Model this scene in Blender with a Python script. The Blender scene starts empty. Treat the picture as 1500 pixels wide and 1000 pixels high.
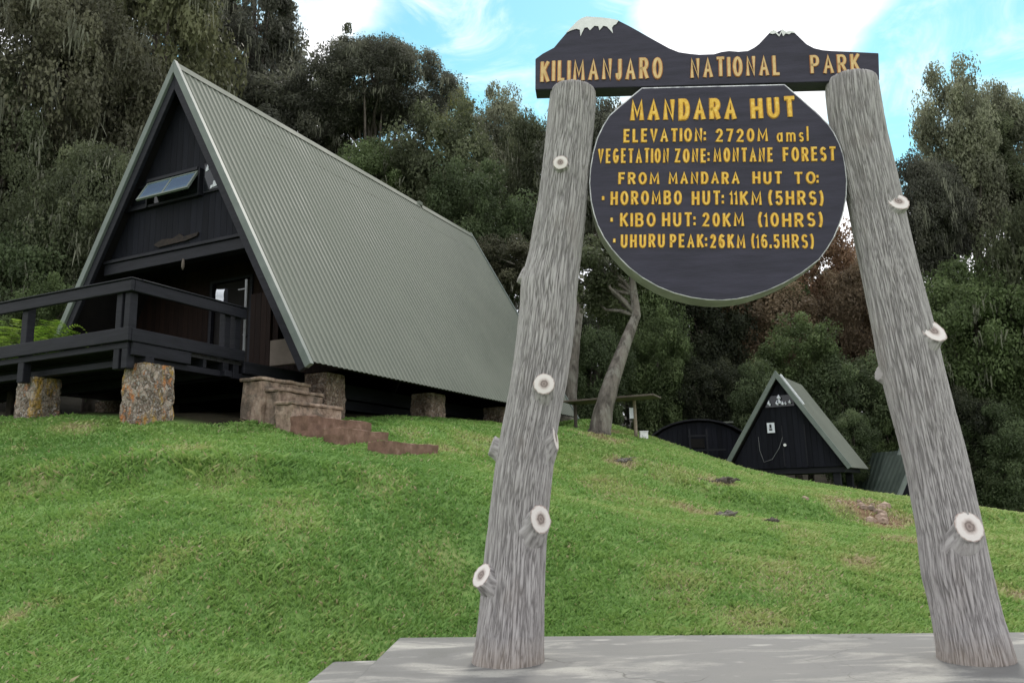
import bpy, math, random
import numpy as np
from mathutils import Vector, Matrix, noise as mnoise

# ------------------------------------------------------------------ camera, sky, sun, exposure
SC = bpy.context.scene
COL = SC.collection
PITCH, ROLL, FPX, EYE = math.radians(10.8), math.radians(1.4), 1185.0, 1.1
R = math.radians

def ray(px, py):
    a = px-750.0; b = 500.0-py; c, s = math.cos(ROLL), math.sin(ROLL)
    u = c*a+s*b; v = -s*a+c*b
    d = np.array([u, FPX*math.cos(PITCH)-v*math.sin(PITCH), FPX*math.sin(PITCH)+v*math.cos(PITCH)])
    return d/d[1]
def at(px, py, Y):
    return ray(px, py)*Y+np.array([0, 0, EYE])
def atz(px, py, z):
    r = ray(px, py); return r*((z-EYE)/r[2])+np.array([0, 0, EYE])

cam_d = bpy.data.cameras.new('camera'); cam = bpy.data.objects.new('camera', cam_d); COL.objects.link(cam)
fw = Vector((0, math.cos(PITCH), math.sin(PITCH))); rt = Vector((1, 0, 0)); up = rt.cross(fw)
c_, s_ = math.cos(ROLL), math.sin(ROLL)
r2 = rt*c_-up*s_; u2 = rt*s_+up*c_
cam.matrix_world = Matrix(((r2.x, u2.x, -fw.x, 0), (r2.y, u2.y, -fw.y, 0), (r2.z, u2.z, -fw.z, EYE), (0, 0, 0, 1)))
cam_d.sensor_width = 36; cam_d.lens = 36*FPX/1500; cam_d.clip_start = 0.05; cam_d.clip_end = 3000
SC.camera = cam

SUN_EL, SUN_AZ = R(44), R(16)          # azimuth to the right of straight ahead
sun_d = bpy.data.lights.new('sun', 'SUN'); sun = bpy.data.objects.new('sun', sun_d); COL.objects.link(sun)
sun_d.energy = 1.5; sun_d.angle = R(12); sun_d.color = (1.0, 0.95, 0.86)
sv = Vector((math.sin(SUN_AZ)*math.cos(SUN_EL), math.cos(SUN_AZ)*math.cos(SUN_EL), math.sin(SUN_EL)))
sun.rotation_euler = sv.to_track_quat('Z', 'Y').to_euler(); sun.location = (10, 40, 60)

SC.view_settings.view_transform = 'Standard'; SC.view_settings.look = 'None'
SC.view_settings.exposure = 0.4; SC.view_settings.gamma = 1.0
SC.cycles.max_bounces = 6; SC.cycles.diffuse_bounces = 3; SC.cycles.transmission_bounces = 4; SC.cycles.transparent_max_bounces = 4

W = bpy.data.worlds.new('World'); SC.world = W; W.use_nodes = True
def N(nt, typ, **kw):
    n = nt.nodes.new(typ)
    for k, v in kw.items():
        if k.startswith('i_'):
            key = k[2:]; key = int(key) if key.isdigit() else key.replace('_', ' ')
            n.inputs[key].default_value = v
        else: setattr(n, k, v)
    return n
def math_n(nt, op, a, b=None, clamp=False):
    n = nt.nodes.new('ShaderNodeMath'); n.operation = op; n.use_clamp = clamp
    for i, x in enumerate((a, b)):
        if x is None: continue
        if isinstance(x, (int, float)): n.inputs[i].default_value = x
        else: nt.links.new(x, n.inputs[i])
    return n.outputs[0]
def mix_n(nt, fac, a, b, typ='MIX'):
    n = nt.nodes.new('ShaderNodeMix'); n.data_type = 'RGBA'; n.blend_type = typ; n.clamp_factor = True
    for s, x in ((n.inputs[0], fac), (n.inputs[6], a), (n.inputs[7], b)):
        if isinstance(x, (int, float)): s.default_value = x
        elif isinstance(x, tuple): s.default_value = x if len(x) == 4 else (*x, 1)
        else: nt.links.new(x, s)
    return n.outputs[2]
def ramp_n(nt, fac, stops, interp='LINEAR'):
    n = nt.nodes.new('ShaderNodeValToRGB'); n.color_ramp.interpolation = interp
    e = n.color_ramp.elements
    while len(e) < len(stops): e.new(0.5)
    for el, (p, c) in zip(e, stops):
        el.position = p; el.color = (c, c, c, 1) if isinstance(c, (int, float)) else (*c, 1)
    nt.links.new(fac, n.inputs[0]); return n.outputs[0]

def build_world():
    nt = W.node_tree; nt.nodes.clear()
    out = N(nt, 'ShaderNodeOutputWorld'); bg = N(nt, 'ShaderNodeBackground', i_Strength=0.1)
    sky = N(nt, 'ShaderNodeTexSky', sky_type='NISHITA', sun_disc=False, sun_elevation=SUN_EL, sun_rotation=SUN_AZ,
            altitude=2700, air_density=1.0, dust_density=0.6, ozone_density=1.0)
    tint = mix_n(nt, 1.0, sky.outputs[0], (SKYT[0], SKYT[1], SKYT[2], 1), 'MULTIPLY')
    tc = N(nt, 'ShaderNodeTexCoord'); nrm = N(nt, 'ShaderNodeVectorMath', operation='NORMALIZE')
    nt.links.new(tc.outputs['Generated'], nrm.inputs[0])
    no = N(nt, 'ShaderNodeTexNoise', i_Scale=4.2, i_Detail=7.0, i_Roughness=0.58, i_Distortion=0.25)
    nt.links.new(nrm.outputs[0], no.inputs['Vector'])
    gap = None                                           # openings in the cloud cover, as sky directions
    for g_ in GAPS:
        if g_ == 'zenith': d, half, w = np.array([0.06, -0.10, 0.99]), 17, 1.0
        else: px, py, half, w = g_; d = ray(px, py)
        d = d/np.linalg.norm(d)
        dot = N(nt, 'ShaderNodeVectorMath', operation='DOT_PRODUCT'); dot.inputs[1].default_value = tuple(d)
        nt.links.new(nrm.outputs[0], dot.inputs[0])
        mr = N(nt, 'ShaderNodeMapRange', interpolation_type='SMOOTHSTEP')
        mr.inputs['From Min'].default_value = math.cos(R(half)); mr.inputs['From Max'].default_value = math.cos(R(half*0.25))
        mr.inputs['To Min'].default_value = 0; mr.inputs['To Max'].default_value = w
        nt.links.new(dot.outputs['Value'], mr.inputs[0])
        gap = mr.outputs[0] if gap is None else math_n(nt, 'MAXIMUM', gap, mr.outputs[0])
    m = math_n(nt, 'ADD', math_n(nt, 'MULTIPLY', math_n(nt, 'SUBTRACT', no.outputs[0], 0.5), 2.4), math_n(nt, 'SUBTRACT', 1.0, math_n(nt, 'MULTIPLY', gap, 1.45)))
    wp = N(nt, 'ShaderNodeMapping'); wp.inputs['Scale'].default_value = (1.0, 1.0, 2.2); wp.inputs['Rotation'].default_value = (0.3, 0.5, 0.2); nt.links.new(nrm.outputs[0], wp.inputs[0])
    nw = N(nt, 'ShaderNodeTexNoise', i_Scale=7.0, i_Detail=8.0, i_Roughness=0.62, i_Distortion=0.8); nt.links.new(wp.outputs[0], nw.inputs['Vector'])
    mask0 = ramp_n(nt, m, [(0.0, 0.0), (0.9, 1.0)], 'EASE')
    wisp = ramp_n(nt, nw.outputs[0], [(0.44, 0.0), (0.76, 0.6)], 'EASE')
    mask = math_n(nt, 'MAXIMUM', mask0, wisp)
    no2 = N(nt, 'ShaderNodeTexNoise', i_Scale=2.3, i_Detail=5.0, i_Roughness=0.5)
    nt.links.new(nrm.outputs[0], no2.inputs['Vector'])
    cl = ramp_n(nt, no2.outputs[0], [(0.3, (CL*0.62, CL*0.64, CL*0.70)), (0.62, (CL, CL*1.0, CL*1.01))])
    fin = mix_n(nt, mask, tint, cl)
    nt.links.new(fin, bg.inputs[0]); nt.links.new(bg.outputs[0], out.inputs[0])
SKYT = (1.7, 2.45, 1.75); CL = 12.5
GAPS = [(735, 60, 11.5, 1.0), (640, 110, 9, 0.9), (1420, 110, 9.5, 1.0), (1330, 185, 6, 0.9), (455, 0, 4, 0.6), (330, 60, 7, 0.8), (1480, 20, 6, 0.7), 'zenith']
build_world()

# ------------------------------------------------------------------ helpers
def tag(o, label=None, cat=None, group=None, kind=None):
    if label: o['label'] = label
    if cat: o['category'] = cat
    if group: o['group'] = group
    if kind: o['kind'] = kind
    return o
def empty(name, loc, rz=0.0):
    o = bpy.data.objects.new(name, None); COL.objects.link(o); o.location = loc; o.rotation_euler = (0, 0, rz)
    o.empty_display_size = 0.2
    return o
class MB:
    def __init__(s): s.v = []; s.f = []; s.m = []
    def add(s, vs, fs, m=0):
        b = len(s.v); s.v.extend([tuple(map(float, q)) for q in vs]); s.f.extend([tuple(i+b for i in f) for f in fs]); s.m.extend([m]*len(fs)); return s
    def box(s, x0, x1, y0, y1, z0, z1, m=0):
        vs = [(x0,y0,z0),(x1,y0,z0),(x1,y1,z0),(x0,y1,z0),(x0,y0,z1),(x1,y0,z1),(x1,y1,z1),(x0,y1,z1)]
        return s.add(vs, [(3,2,1,0),(4,5,6,7),(0,1,5,4),(1,2,6,5),(2,3,7,6),(3,0,4,7)], m)
    def bar(s, a, b, w, h, upv=(0,0,1), m=0):
        a = Vector(a); b = Vector(b); t = (b-a).normalized(); sd = t.cross(Vector(upv)).normalized(); u = sd.cross(t)
        vs = []
        for p in (a, b):
            for (i, j) in ((-1,-1),(1,-1),(1,1),(-1,1)): vs.append(p+sd*(i*w/2)+u*(j*h/2))
        return s.add(vs, [(0,1,2,3),(7,6,5,4),(4,5,1,0),(5,6,2,1),(6,7,3,2),(7,4,0,3)], m)
    def tube(s, pts, rad, n=8, m=0, cap=True):
        pts = [Vector(p) for p in pts]; rings = []; prev = None
        for i, p in enumerate(pts):
            t = (pts[min(i+1, len(pts)-1)]-pts[max(i-1, 0)]).normalized()
            if prev is None: sd = t.orthogonal().normalized()
            else: sd = (prev-t*prev.dot(t)).normalized()
            prev = sd; u = t.cross(sd)
            rings.append([p+(sd*math.cos(2*math.pi*k/n)+u*math.sin(2*math.pi*k/n))*rad[i] for k in range(n)])
        vs = [q for r in rings for q in r]; fs = []
        for i in range(len(rings)-1):
            for k in range(n): fs.append((i*n+k, i*n+(k+1)%n, (i+1)*n+(k+1)%n, (i+1)*n+k))
        if cap: fs.append(tuple(range(n-1, -1, -1))); fs.append(tuple((len(rings)-1)*n+k for k in range(n)))
        return s.add(vs, fs, m)
    def prism(s, front, back, mf=0, ms=0, mb=0):
        n = len(front); b = len(s.v)
        s.add(list(front)+list(back), [], 0)
        s.f.append(tuple(range(b, b+n))); s.m.append(mf)
        s.f.append(tuple(range(b+2*n-1, b+n-1, -1))); s.m.append(mb)
        for k in range(n): s.f.append((b+(k+1)%n, b+k, b+n+k, b+n+(k+1)%n)); s.m.append(ms)
        return s
    def build(s, name, mats, parent=None, smooth=False, bevel=0.0, loc=None):
        me = bpy.data.meshes.new(name); me.from_pydata(s.v, [], s.f)
        mats = mats if isinstance(mats, (list, tuple)) else [mats]
        for m in mats: me.materials.append(m)
        if len(mats) > 1: me.polygons.foreach_set('material_index', s.m)
        if smooth: me.polygons.foreach_set('use_smooth', [True]*len(me.polygons))
        me.update(); o = bpy.data.objects.new(name, me); COL.objects.link(o)
        if parent: o.parent = parent
        if loc is not None: o.location = loc
        if bevel:
            b = o.modifiers.new('bevel', 'BEVEL'); b.width = bevel; b.segments = 2; b.limit_method = 'ANGLE'
        return o
def np_mesh(name, V, loops, nper, mats, attrs=None, smooth=False):
    """fast mesh: V (n,3), loops flat vertex index array, nper = verts per face (int)"""
    me = bpy.data.meshes.new(name); nf = len(loops)//nper
    me.vertices.add(len(V)); me.vertices.foreach_set('co', np.asarray(V, np.float32).ravel())
    me.loops.add(len(loops)); me.loops.foreach_set('vertex_index', np.asarray(loops, np.int32))
    me.polygons.add(nf); me.polygons.foreach_set('loop_start', np.arange(0, nf*nper, nper, dtype=np.int32))
    me.polygons.foreach_set('loop_total', np.full(nf, nper, np.int32))
    if smooth: me.polygons.foreach_set('use_smooth', np.ones(nf, bool))
    for k, a in (attrs or {}).items():
        a = np.asarray(a, np.float32)
        if a.ndim == 1:
            at_ = me.attributes.new(k, 'FLOAT', 'POINT'); at_.data.foreach_set('value', a)
        else:
            at_ = me.attributes.new(k, 'FLOAT_VECTOR', 'POINT'); at_.data.foreach_set('vector', a.ravel())
    for m in (mats if isinstance(mats, (list, tuple)) else [mats]): me.materials.append(m)
    me.update(calc_edges=True); return me
def link(name, me, parent=None):
    o = bpy.data.objects.new(name, me); COL.objects.link(o)
    if parent: o.parent = parent
    return o

# ------------------------------------------------------------------ materials
def mat(name, col=(0.5,0.5,0.5), rough=0.7, metal=0.0, spec=0.3):
    m = bpy.data.materials.new(name); m.use_nodes = True; p = m.node_tree.nodes['Principled BSDF']
    p.inputs['Base Color'].default_value = (*col, 1); p.inputs['Roughness'].default_value = rough
    p.inputs['Metallic'].default_value = metal; p.inputs['Specular IOR Level'].default_value = spec
    return m
def PB(m): return m.node_tree.nodes['Principled BSDF']
def coords(nt, kind='Object', scale=(1,1,1)):
    tc = N(nt, 'ShaderNodeTexCoord'); mp = N(nt, 'ShaderNodeMapping'); mp.inputs['Scale'].default_value = scale
    nt.links.new(tc.outputs[kind], mp.inputs[0]); return mp.outputs[0]
def noise_n(nt, vec, scale, detail=4.0, rough=0.55, dist=0.0):
    n = N(nt, 'ShaderNodeTexNoise', i_Scale=scale, i_Detail=detail, i_Roughness=rough, i_Distortion=dist)
    if vec is not None: nt.links.new(vec, n.inputs['Vector'])
    return n.outputs[0]
def bump_n(nt, h, strength, dist, m):
    b = N(nt, 'ShaderNodeBump', i_Strength=strength, i_Distance=dist); nt.links.new(h, b.inputs['Height'])
    nt.links.new(b.outputs[0], PB(m).inputs['Normal'])
def noisy(name, stops, scale=4.0, vscale=(1,1,1), rough=0.75, bump=0.3, bdist=0.01, bscale=30, spec=0.3, detail=5, kind='Object', extra=None):
    m = mat(name, rough=rough, spec=spec); nt = m.node_tree; v = coords(nt, kind, vscale)
    c = ramp_n(nt, noise_n(nt, v, scale, detail, 0.6), stops)
    if extra: c = extra(nt, v, c)
    nt.links.new(c, PB(m).inputs['Base Color'])
    if bump: bump_n(nt, noise_n(nt, v, bscale, 4, 0.6), bump, bdist, m)
    return m
M = {}
# bark and faux log concrete
def mk_post():
    m = mat('log_concrete', rough=0.85, spec=0.2); nt = m.node_tree
    a = N(nt, 'ShaderNodeAttribute', attribute_name='bark')
    n1 = noise_n(nt, a.outputs['Vector'], 26, 7, 0.68, 0.2); n2 = noise_n(nt, coords(nt, 'Object'), 2.2, 4, 0.55)
    g = N(nt, 'ShaderNodeAttribute', attribute_name='groove')
    c = ramp_n(nt, n1, [(0.34, (0.30,0.282,0.28)), (0.5, (0.415,0.392,0.388)), (0.66, (0.50,0.478,0.472))])
    c = mix_n(nt, g.outputs['Fac'], c, (0.075,0.068,0.066))
    c = mix_n(nt, ramp_n(nt, n2, [(0.48, 0.0), (0.72, 0.4)]), c, (0.30,0.283,0.275))
    c = mix_n(nt, ramp_n(nt, noise_n(nt, coords(nt, 'Object', (1,1,0.5)), 5.0, 4, 0.6), [(0.55, 0.0), (0.75, 0.35)]), c, (0.29,0.25,0.225))
    sx = N(nt, 'ShaderNodeSeparateXYZ'); nt.links.new(coords(nt, 'Object'), sx.inputs[0])
    zz = math_n(nt, 'ADD', sx.outputs[2], math_n(nt, 'MULTIPLY', noise_n(nt, coords(nt, 'Object'), 9, 4, 0.6), 0.22))
    c = mix_n(nt, ramp_n(nt, zz, [(0.12, 0.4), (0.3, 0.0)]), c, (0.30,0.235,0.17))
    nt.links.new(c, PB(m).inputs['Base Color']); bump_n(nt, n1, 0.7, 0.010, m); return m
M['post'] = mk_post()
def mk_cut():
    m = mat('cut_wood', rough=0.8, spec=0.2); nt = m.node_tree
    a = N(nt, 'ShaderNodeAttribute', attribute_name='ringr')
    n = noise_n(nt, coords(nt, 'Object'), 40, 3, 0.6)
    rr = math_n(nt, 'ADD', a.outputs['Fac'], math_n(nt, 'MULTIPLY', math_n(nt, 'SUBTRACT', n, 0.5), 0.25))
    c = ramp_n(nt, rr, [(0.0, (0.13,0.10,0.09)), (0.16, (0.33,0.27,0.25)), (0.28, (0.18,0.145,0.13)), (0.42, (0.52,0.45,0.42)), (0.6, (0.70,0.65,0.62)), (0.86, (0.70,0.655,0.625)), (1.0, (0.32,0.24,0.21))])
    nt.links.new(c, PB(m).inputs['Base Color']); bump_n(nt, n, 0.4, 0.006, m); return m
M['cut'] = mk_cut()
M['board'] = noisy('sign_board_paint', [(0.3, (0.019,0.018,0.031)), (0.7, (0.038,0.035,0.058))], 3.0, (1,1,7), rough=0.55, bump=0.35, bdist=0.004, bscale=24, spec=0.35)
M['board_rim'] = noisy('sign_rim_paint', [(0.3, (0.20,0.21,0.165)), (0.7, (0.34,0.35,0.28))], 5.0, rough=0.8, bump=0.3)
M['white_paint'] = noisy('white_paint', [(0.3, (0.66,0.66,0.66)), (0.65, (0.82,0.82,0.83))], 9.0, rough=0.7, bump=0.25, bdist=0.003)
M['edge_white'] = noisy('edge_white_paint', [(0.35, (0.35,0.35,0.38)), (0.6, (0.75,0.75,0.77))], 14.0, rough=0.7, bump=0.0)
M['letter'] = noisy('letter_yellow', [(0.3, (0.64,0.36,0.05)), (0.55, (0.82,0.51,0.075)), (0.75, (0.88,0.66,0.24))], 38.0, rough=0.6, bump=0.2, bdist=0.002)
M['letter_edge'] = noisy('letter_edge_ochre', [(0.3, (0.42,0.20,0.03)), (0.7, (0.66,0.36,0.06))], 25.0, rough=0.7, bump=0.0)
M['letter_pale'] = noisy('letter_faded', [(0.3, (0.55,0.36,0.15)), (0.7, (0.76,0.55,0.27))], 22.0, rough=0.65, bump=0.2, bdist=0.002)
M['letter_pale_edge'] = noisy('letter_faded_edge', [(0.3, (0.34,0.13,0.05)), (0.7, (0.5,0.22,0.09))], 25.0, rough=0.7, bump=0.0)
# hut
def mk_roof():
    m = mat('green_roof_metal', rough=0.7, spec=0.22); nt = m.node_tree
    v = coords(nt, 'Object', (1,1,1)); n = noise_n(nt, v, 0.7, 6, 0.6); n2 = noise_n(nt, coords(nt, 'Object', (0.4,6,0.4)), 1.4, 4, 0.6)
    c = ramp_n(nt, n, [(0.3, (0.125,0.138,0.113)), (0.65, (0.165,0.178,0.148))])
    c = mix_n(nt, ramp_n(nt, n2, [(0.45, 0.0), (0.8, 0.5)]), c, (0.17,0.177,0.152))
    sx = N(nt, 'ShaderNodeSeparateXYZ'); nt.links.new(coords(nt, 'Object'), sx.inputs[0])
    zz = math_n(nt, 'ADD', sx.outputs[2], math_n(nt, 'MULTIPLY', noise_n(nt, v, 3.0, 4, 0.7), 0.10))
    for zl in (5.62, 7.74):                                  # the laps where the sheets overlap
        d = math_n(nt, 'ABSOLUTE', math_n(nt, 'SUBTRACT', zz, zl+0.05))
        c = mix_n(nt, math_n(nt, 'MULTIPLY', ramp_n(nt, d, [(0.0, 1.0), (0.03, 0.0)]), ramp_n(nt, noise_n(nt, v, 1.3, 3, 0.6), [(0.42, 0.0), (0.6, 0.75)])), c, (0.06,0.065,0.045))
    nt.links.new(c, PB(m).inputs['Base Color'])
    nt.links.new(ramp_n(nt, n, [(0.3, 0.62), (0.7, 0.8)]), PB(m).inputs['Roughness']); return m
M['roof'] = mk_roof()
M['roof_green'] = noisy('dark_green_roof', [(0.3, (0.035,0.05,0.04)), (0.7, (0.06,0.078,0.064))], 3.0, rough=0.7, bump=0.1)
M['trim'] = noisy('pale_green_trim', [(0.3, (0.12,0.145,0.13)), (0.7, (0.17,0.195,0.18))], 3.0, rough=0.5, bump=0.1)
M['dark_wood'] = noisy('black_stained_boards', [(0.3, (0.008,0.0085,0.012)), (0.7, (0.018,0.0185,0.025))], 2.5, (1,1,9), rough=0.6, bump=0.35, bdist=0.006, bscale=9, spec=0.2)
def mk_vboards(name, stops, wid):
    m = mat(name, rough=0.75, spec=0.15); nt = m.node_tree; v = coords(nt, 'Object')
    sx = N(nt, 'ShaderNodeSeparateXYZ'); nt.links.new(v, sx.inputs[0])
    x = math_n(nt, 'DIVIDE', sx.outputs[0], wid); fl = math_n(nt, 'FLOOR', x); fr = math_n(nt, 'FRACT', x)
    wn = N(nt, 'ShaderNodeTexWhiteNoise', noise_dimensions='1D'); nt.links.new(fl, wn.inputs['W'])
    c = ramp_n(nt, math_n(nt, 'ADD', math_n(nt, 'MULTIPLY', noise_n(nt, coords(nt, 'Object', (7,7,0.8)), 2.0, 4, 0.6), 0.7), math_n(nt, 'MULTIPLY', wn.outputs[0], 0.3)), stops)
    nt.links.new(c, PB(m).inputs['Base Color'])
    gr = ramp_n(nt, math_n(nt, 'ABSOLUTE', math_n(nt, 'SUBTRACT', fr, 0.5)), [(0.44, 1.0), (0.49, 0.0)])
    bump_n(nt, gr, 0.8, 0.015, m); return m
M['gable'] = mk_vboards('black_gable_boards', [(0.3, (0.006,0.0065,0.010)), (0.75, (0.013,0.014,0.021))], 0.16)
M['brown'] = mk_vboards('brown_wall_boards', [(0.3, (0.008,0.004,0.003)), (0.75, (0.018,0.009,0.006))], 0.14)
M['interior'] = noisy('dark_interior_wood', [(0.3, (0.005,0.0045,0.005)), (0.7, (0.012,0.010,0.009))], 3.0, rough=0.8, bump=0.2)
M['deck'] = noisy('deck_boards', [(0.3, (0.014,0.0135,0.017)), (0.7, (0.032,0.03,0.033))], 3.0, (1,9,1), rough=0.6, bump=0.3, bscale=12)
M['pale_wood'] = noisy('pale_worn_wood', [(0.3, (0.2,0.16,0.12)), (0.7, (0.32,0.27,0.21))], 5.0, (1,1,6), rough=0.8)
M['beige'] = noisy('beige_panel', [(0.3, (0.09,0.075,0.06)), (0.7, (0.14,0.115,0.095))], 3.0, rough=0.8)
M['glass'] = mat('window_glass', (0.02,0.03,0.04), 0.04, 0.0, 0.5)
PB(M['glass']).inputs['Metallic'].default_value = 0.75; PB(M['glass']).inputs['Base Color'].default_value = (0.40,0.56,0.85,1)
M['dark_glass'] = mat('dark_glass', (0.012,0.013,0.017), 0.08, 0.0, 0.5)
M['paper'] = noisy('white_paper', [(0.3, (0.62,0.64,0.72)), (0.7, (0.78,0.8,0.86))], 6.0, rough=0.8, bump=0.0)
M['ink'] = mat('black_ink', (0.03,0.03,0.035), 0.8)
M['pipe'] = noisy('grey_pipe', [(0.3, (0.15,0.155,0.16)), (0.7, (0.23,0.235,0.245))], 6.0, rough=0.5, bump=0.1)
M['plaque'] = noisy('carved_brown_plaque', [(0.3, (0.012,0.010,0.010)), (0.7, (0.04,0.028,0.022))], 12.0, rough=0.8, bump=0.5, bscale=20)
M['flash'] = noisy('white_flashing', [(0.3, (0.55,0.57,0.6)), (0.7, (0.75,0.77,0.8))], 5.0, rough=0.4, bump=0.1)
M['solar'] = mat('solar_cells', (0.015,0.02,0.045), 0.12, 0.0, 0.5)
def mk_stone(name, cols, lich=0.5, scale=11.0, mortar=(0.085,0.07,0.06), orange=0.0):
    m = mat(name, rough=0.92, spec=0.15); nt = m.node_tree; v = coords(nt, 'Object')
    nv = N(nt, 'ShaderNodeTexNoise', i_Scale=6.0, i_Detail=3.0); nt.links.new(v, nv.inputs['Vector'])
    wv = N(nt, 'ShaderNodeVectorMath', operation='MULTIPLY_ADD'); nt.links.new(nv.outputs['Color'], wv.inputs[0]); wv.inputs[1].default_value = (.12,.12,.12); nt.links.new(v, wv.inputs[2])
    vo = N(nt, 'ShaderNodeTexVoronoi', feature='DISTANCE_TO_EDGE', i_Scale=scale); nt.links.new(wv.outputs[0], vo.inputs['Vector'])
    vc = N(nt, 'ShaderNodeTexVoronoi', feature='F1', i_Scale=scale); nt.links.new(wv.outputs[0], vc.inputs['Vector'])
    sp = N(nt, 'ShaderNodeSeparateXYZ'); nt.links.new(vc.outputs['Color'], sp.inputs[0])
    fac = math_n(nt, 'ADD', math_n(nt, 'MULTIPLY', sp.outputs[0], 0.35), math_n(nt, 'MULTIPLY', noise_n(nt, v, 24, 6, 0.7), 0.65))
    c = ramp_n(nt, fac, cols)
    c = mix_n(nt, ramp_n(nt, vo.outputs['Distance'], [(0.0, 0.55), (0.09, 0.0)]), c, mortar)
    c = mix_n(nt, ramp_n(nt, noise_n(nt, v, 26, 6, 0.75), [(0.53, 0.0), (0.60, lich)]), c, (0.48,0.46,0.43))
    if orange:
        c = mix_n(nt, ramp_n(nt, noise_n(nt, coords(nt, 'Object', (1,1,0.5)), 3.2, 7, 0.72), [(0.53, 0.0), (0.61, orange)]), c, (0.42,0.26,0.045))
        c = mix_n(nt, ramp_n(nt, noise_n(nt, coords(nt, 'Object', (1.3,1,0.7)), 4.5, 6, 0.7), [(0.57, 0.0), (0.65, orange)]), c, (0.45,0.18,0.06))
    nt.links.new(c, PB(m).inputs['Base Color'])
    h = math_n(nt, 'ADD', ramp_n(nt, vo.outputs['Distance'], [(0.0, 0.0), (0.12, 0.5)]), math_n(nt, 'MULTIPLY', noise_n(nt, v, 26, 5, 0.65), 0.8))
    bump_n(nt, h, 0.8, 0.03, m); return m
M['stone'] = mk_stone('rough_stone', [(0.3, (0.085,0.058,0.042)), (0.55, (0.20,0.145,0.11)), (0.75, (0.34,0.26,0.20))], 0.45)
M['stone_lichen'] = mk_stone('lichened_stone', [(0.32, (0.11,0.085,0.066)), (0.52, (0.24,0.19,0.15)), (0.7, (0.40,0.33,0.275))], 0.8, orange=0.85)
def red(nt, v, c):
    oi = N(nt, 'ShaderNodeObjectInfo')
    c = mix_n(nt, 1.0, c, oi.outputs['Color'], 'MULTIPLY')
    return mix_n(nt, ramp_n(nt, noise_n(nt, v, 3.0, 6, 0.7), [(0.5, 0.0), (0.62, 0.75)]), c, (0.085,0.072,0.058))
M['step'] = noisy('red_stone_step', [(0.3, (0.16,0.115,0.085)), (0.5, (0.32,0.235,0.18)), (0.72, (0.47,0.375,0.30))], 8.0, rough=0.9, bump=0.7, bdist=0.03, bscale=14, extra=red)
M['kerb_red'] = noisy('red_brick_edging', [(0.3, (0.11,0.065,0.047)), (0.55, (0.20,0.118,0.086)), (0.75, (0.30,0.195,0.15))], 6.0, rough=0.9, bump=0.6, bdist=0.02, bscale=14)
def mk_conc():
    m = mat('pad_concrete', rough=0.8, spec=0.3); nt = m.node_tree
    v = coords(nt, 'Object', (0.55,1.5,1)); n = noise_n(nt, v, 1.9, 6, 0.6, 0.6); n2 = noise_n(nt, coords(nt, 'Object'), 60, 4, 0.7)
    c = ramp_n(nt, n, [(0.36, (0.14,0.138,0.134)), (0.50, (0.19,0.188,0.182)), (0.55, (0.27,0.264,0.247)), (0.64, (0.40,0.39,0.355))])
    c = mix_n(nt, ramp_n(nt, n2, [(0.4, 0.0), (0.7, 0.3)]), c, (0.14,0.138,0.132))
    c = mix_n(nt, ramp_n(nt, noise_n(nt, coords(nt, 'Object'), 0.9, 5, 0.6), [(0.5, 0.0), (0.66, 0.45)]), c, (0.15,0.148,0.142))
    vo = N(nt, 'ShaderNodeTexVoronoi', feature='F1', i_Scale=5.0); nt.links.new(coords(nt, 'Object', (0.4,1,1)), vo.inputs['Vector'])
    c = mix_n(nt, math_n(nt, 'MULTIPLY', ramp_n(nt, vo.outputs['Distance'], [(0.1, 1.0), (0.22, 0.0)]), ramp_n(nt, noise_n(nt, coords(nt, 'Object'), 3, 3, 0.6), [(0.5, 0.0), (0.6, 0.8)])), c, (0.41,0.40,0.37))
    wz = N(nt, 'ShaderNodeTexNoise', i_Scale=2.5, i_Detail=4.0); nt.links.new(coords(nt, 'Object'), wz.inputs['Vector'])
    wv = N(nt, 'ShaderNodeVectorMath', operation='MULTIPLY_ADD'); nt.links.new(wz.outputs['Color'], wv.inputs[0]); wv.inputs[1].default_value = (.5,.5,.1); nt.links.new(coords(nt, 'Object'), wv.inputs[2])
    ck = N(nt, 'ShaderNodeTexVoronoi', feature='DISTANCE_TO_EDGE', i_Scale=0.85); nt.links.new(wv.outputs[0], ck.inputs['Vector'])
    c = mix_n(nt, math_n(nt, 'MULTIPLY', ramp_n(nt, ck.outputs['Distance'], [(0.0, 1.0), (0.006, 0.0)]), ramp_n(nt, noise_n(nt, coords(nt, 'Object'), 1.1, 2, 0.5), [(0.5, 0.0), (0.6, 0.7)])), c, (0.06,0.058,0.05))
    c = mix_n(nt, ramp_n(nt, noise_n(nt, coords(nt, 'Object'), 22, 6, 0.75), [(0.56, 0.0), (0.68, 0.5)]), c, (0.11,0.108,0.095))
    nt.links.new(c, PB(m).inputs['Base Color']); bump_n(nt, n2, 0.4, 0.006, m)
    nt.links.new(ramp_n(nt, n, [(0.35, 0.55), (0.6, 0.9)]), PB(m).inputs['Roughness']); return m
M['concrete'] = mk_conc()
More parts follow.
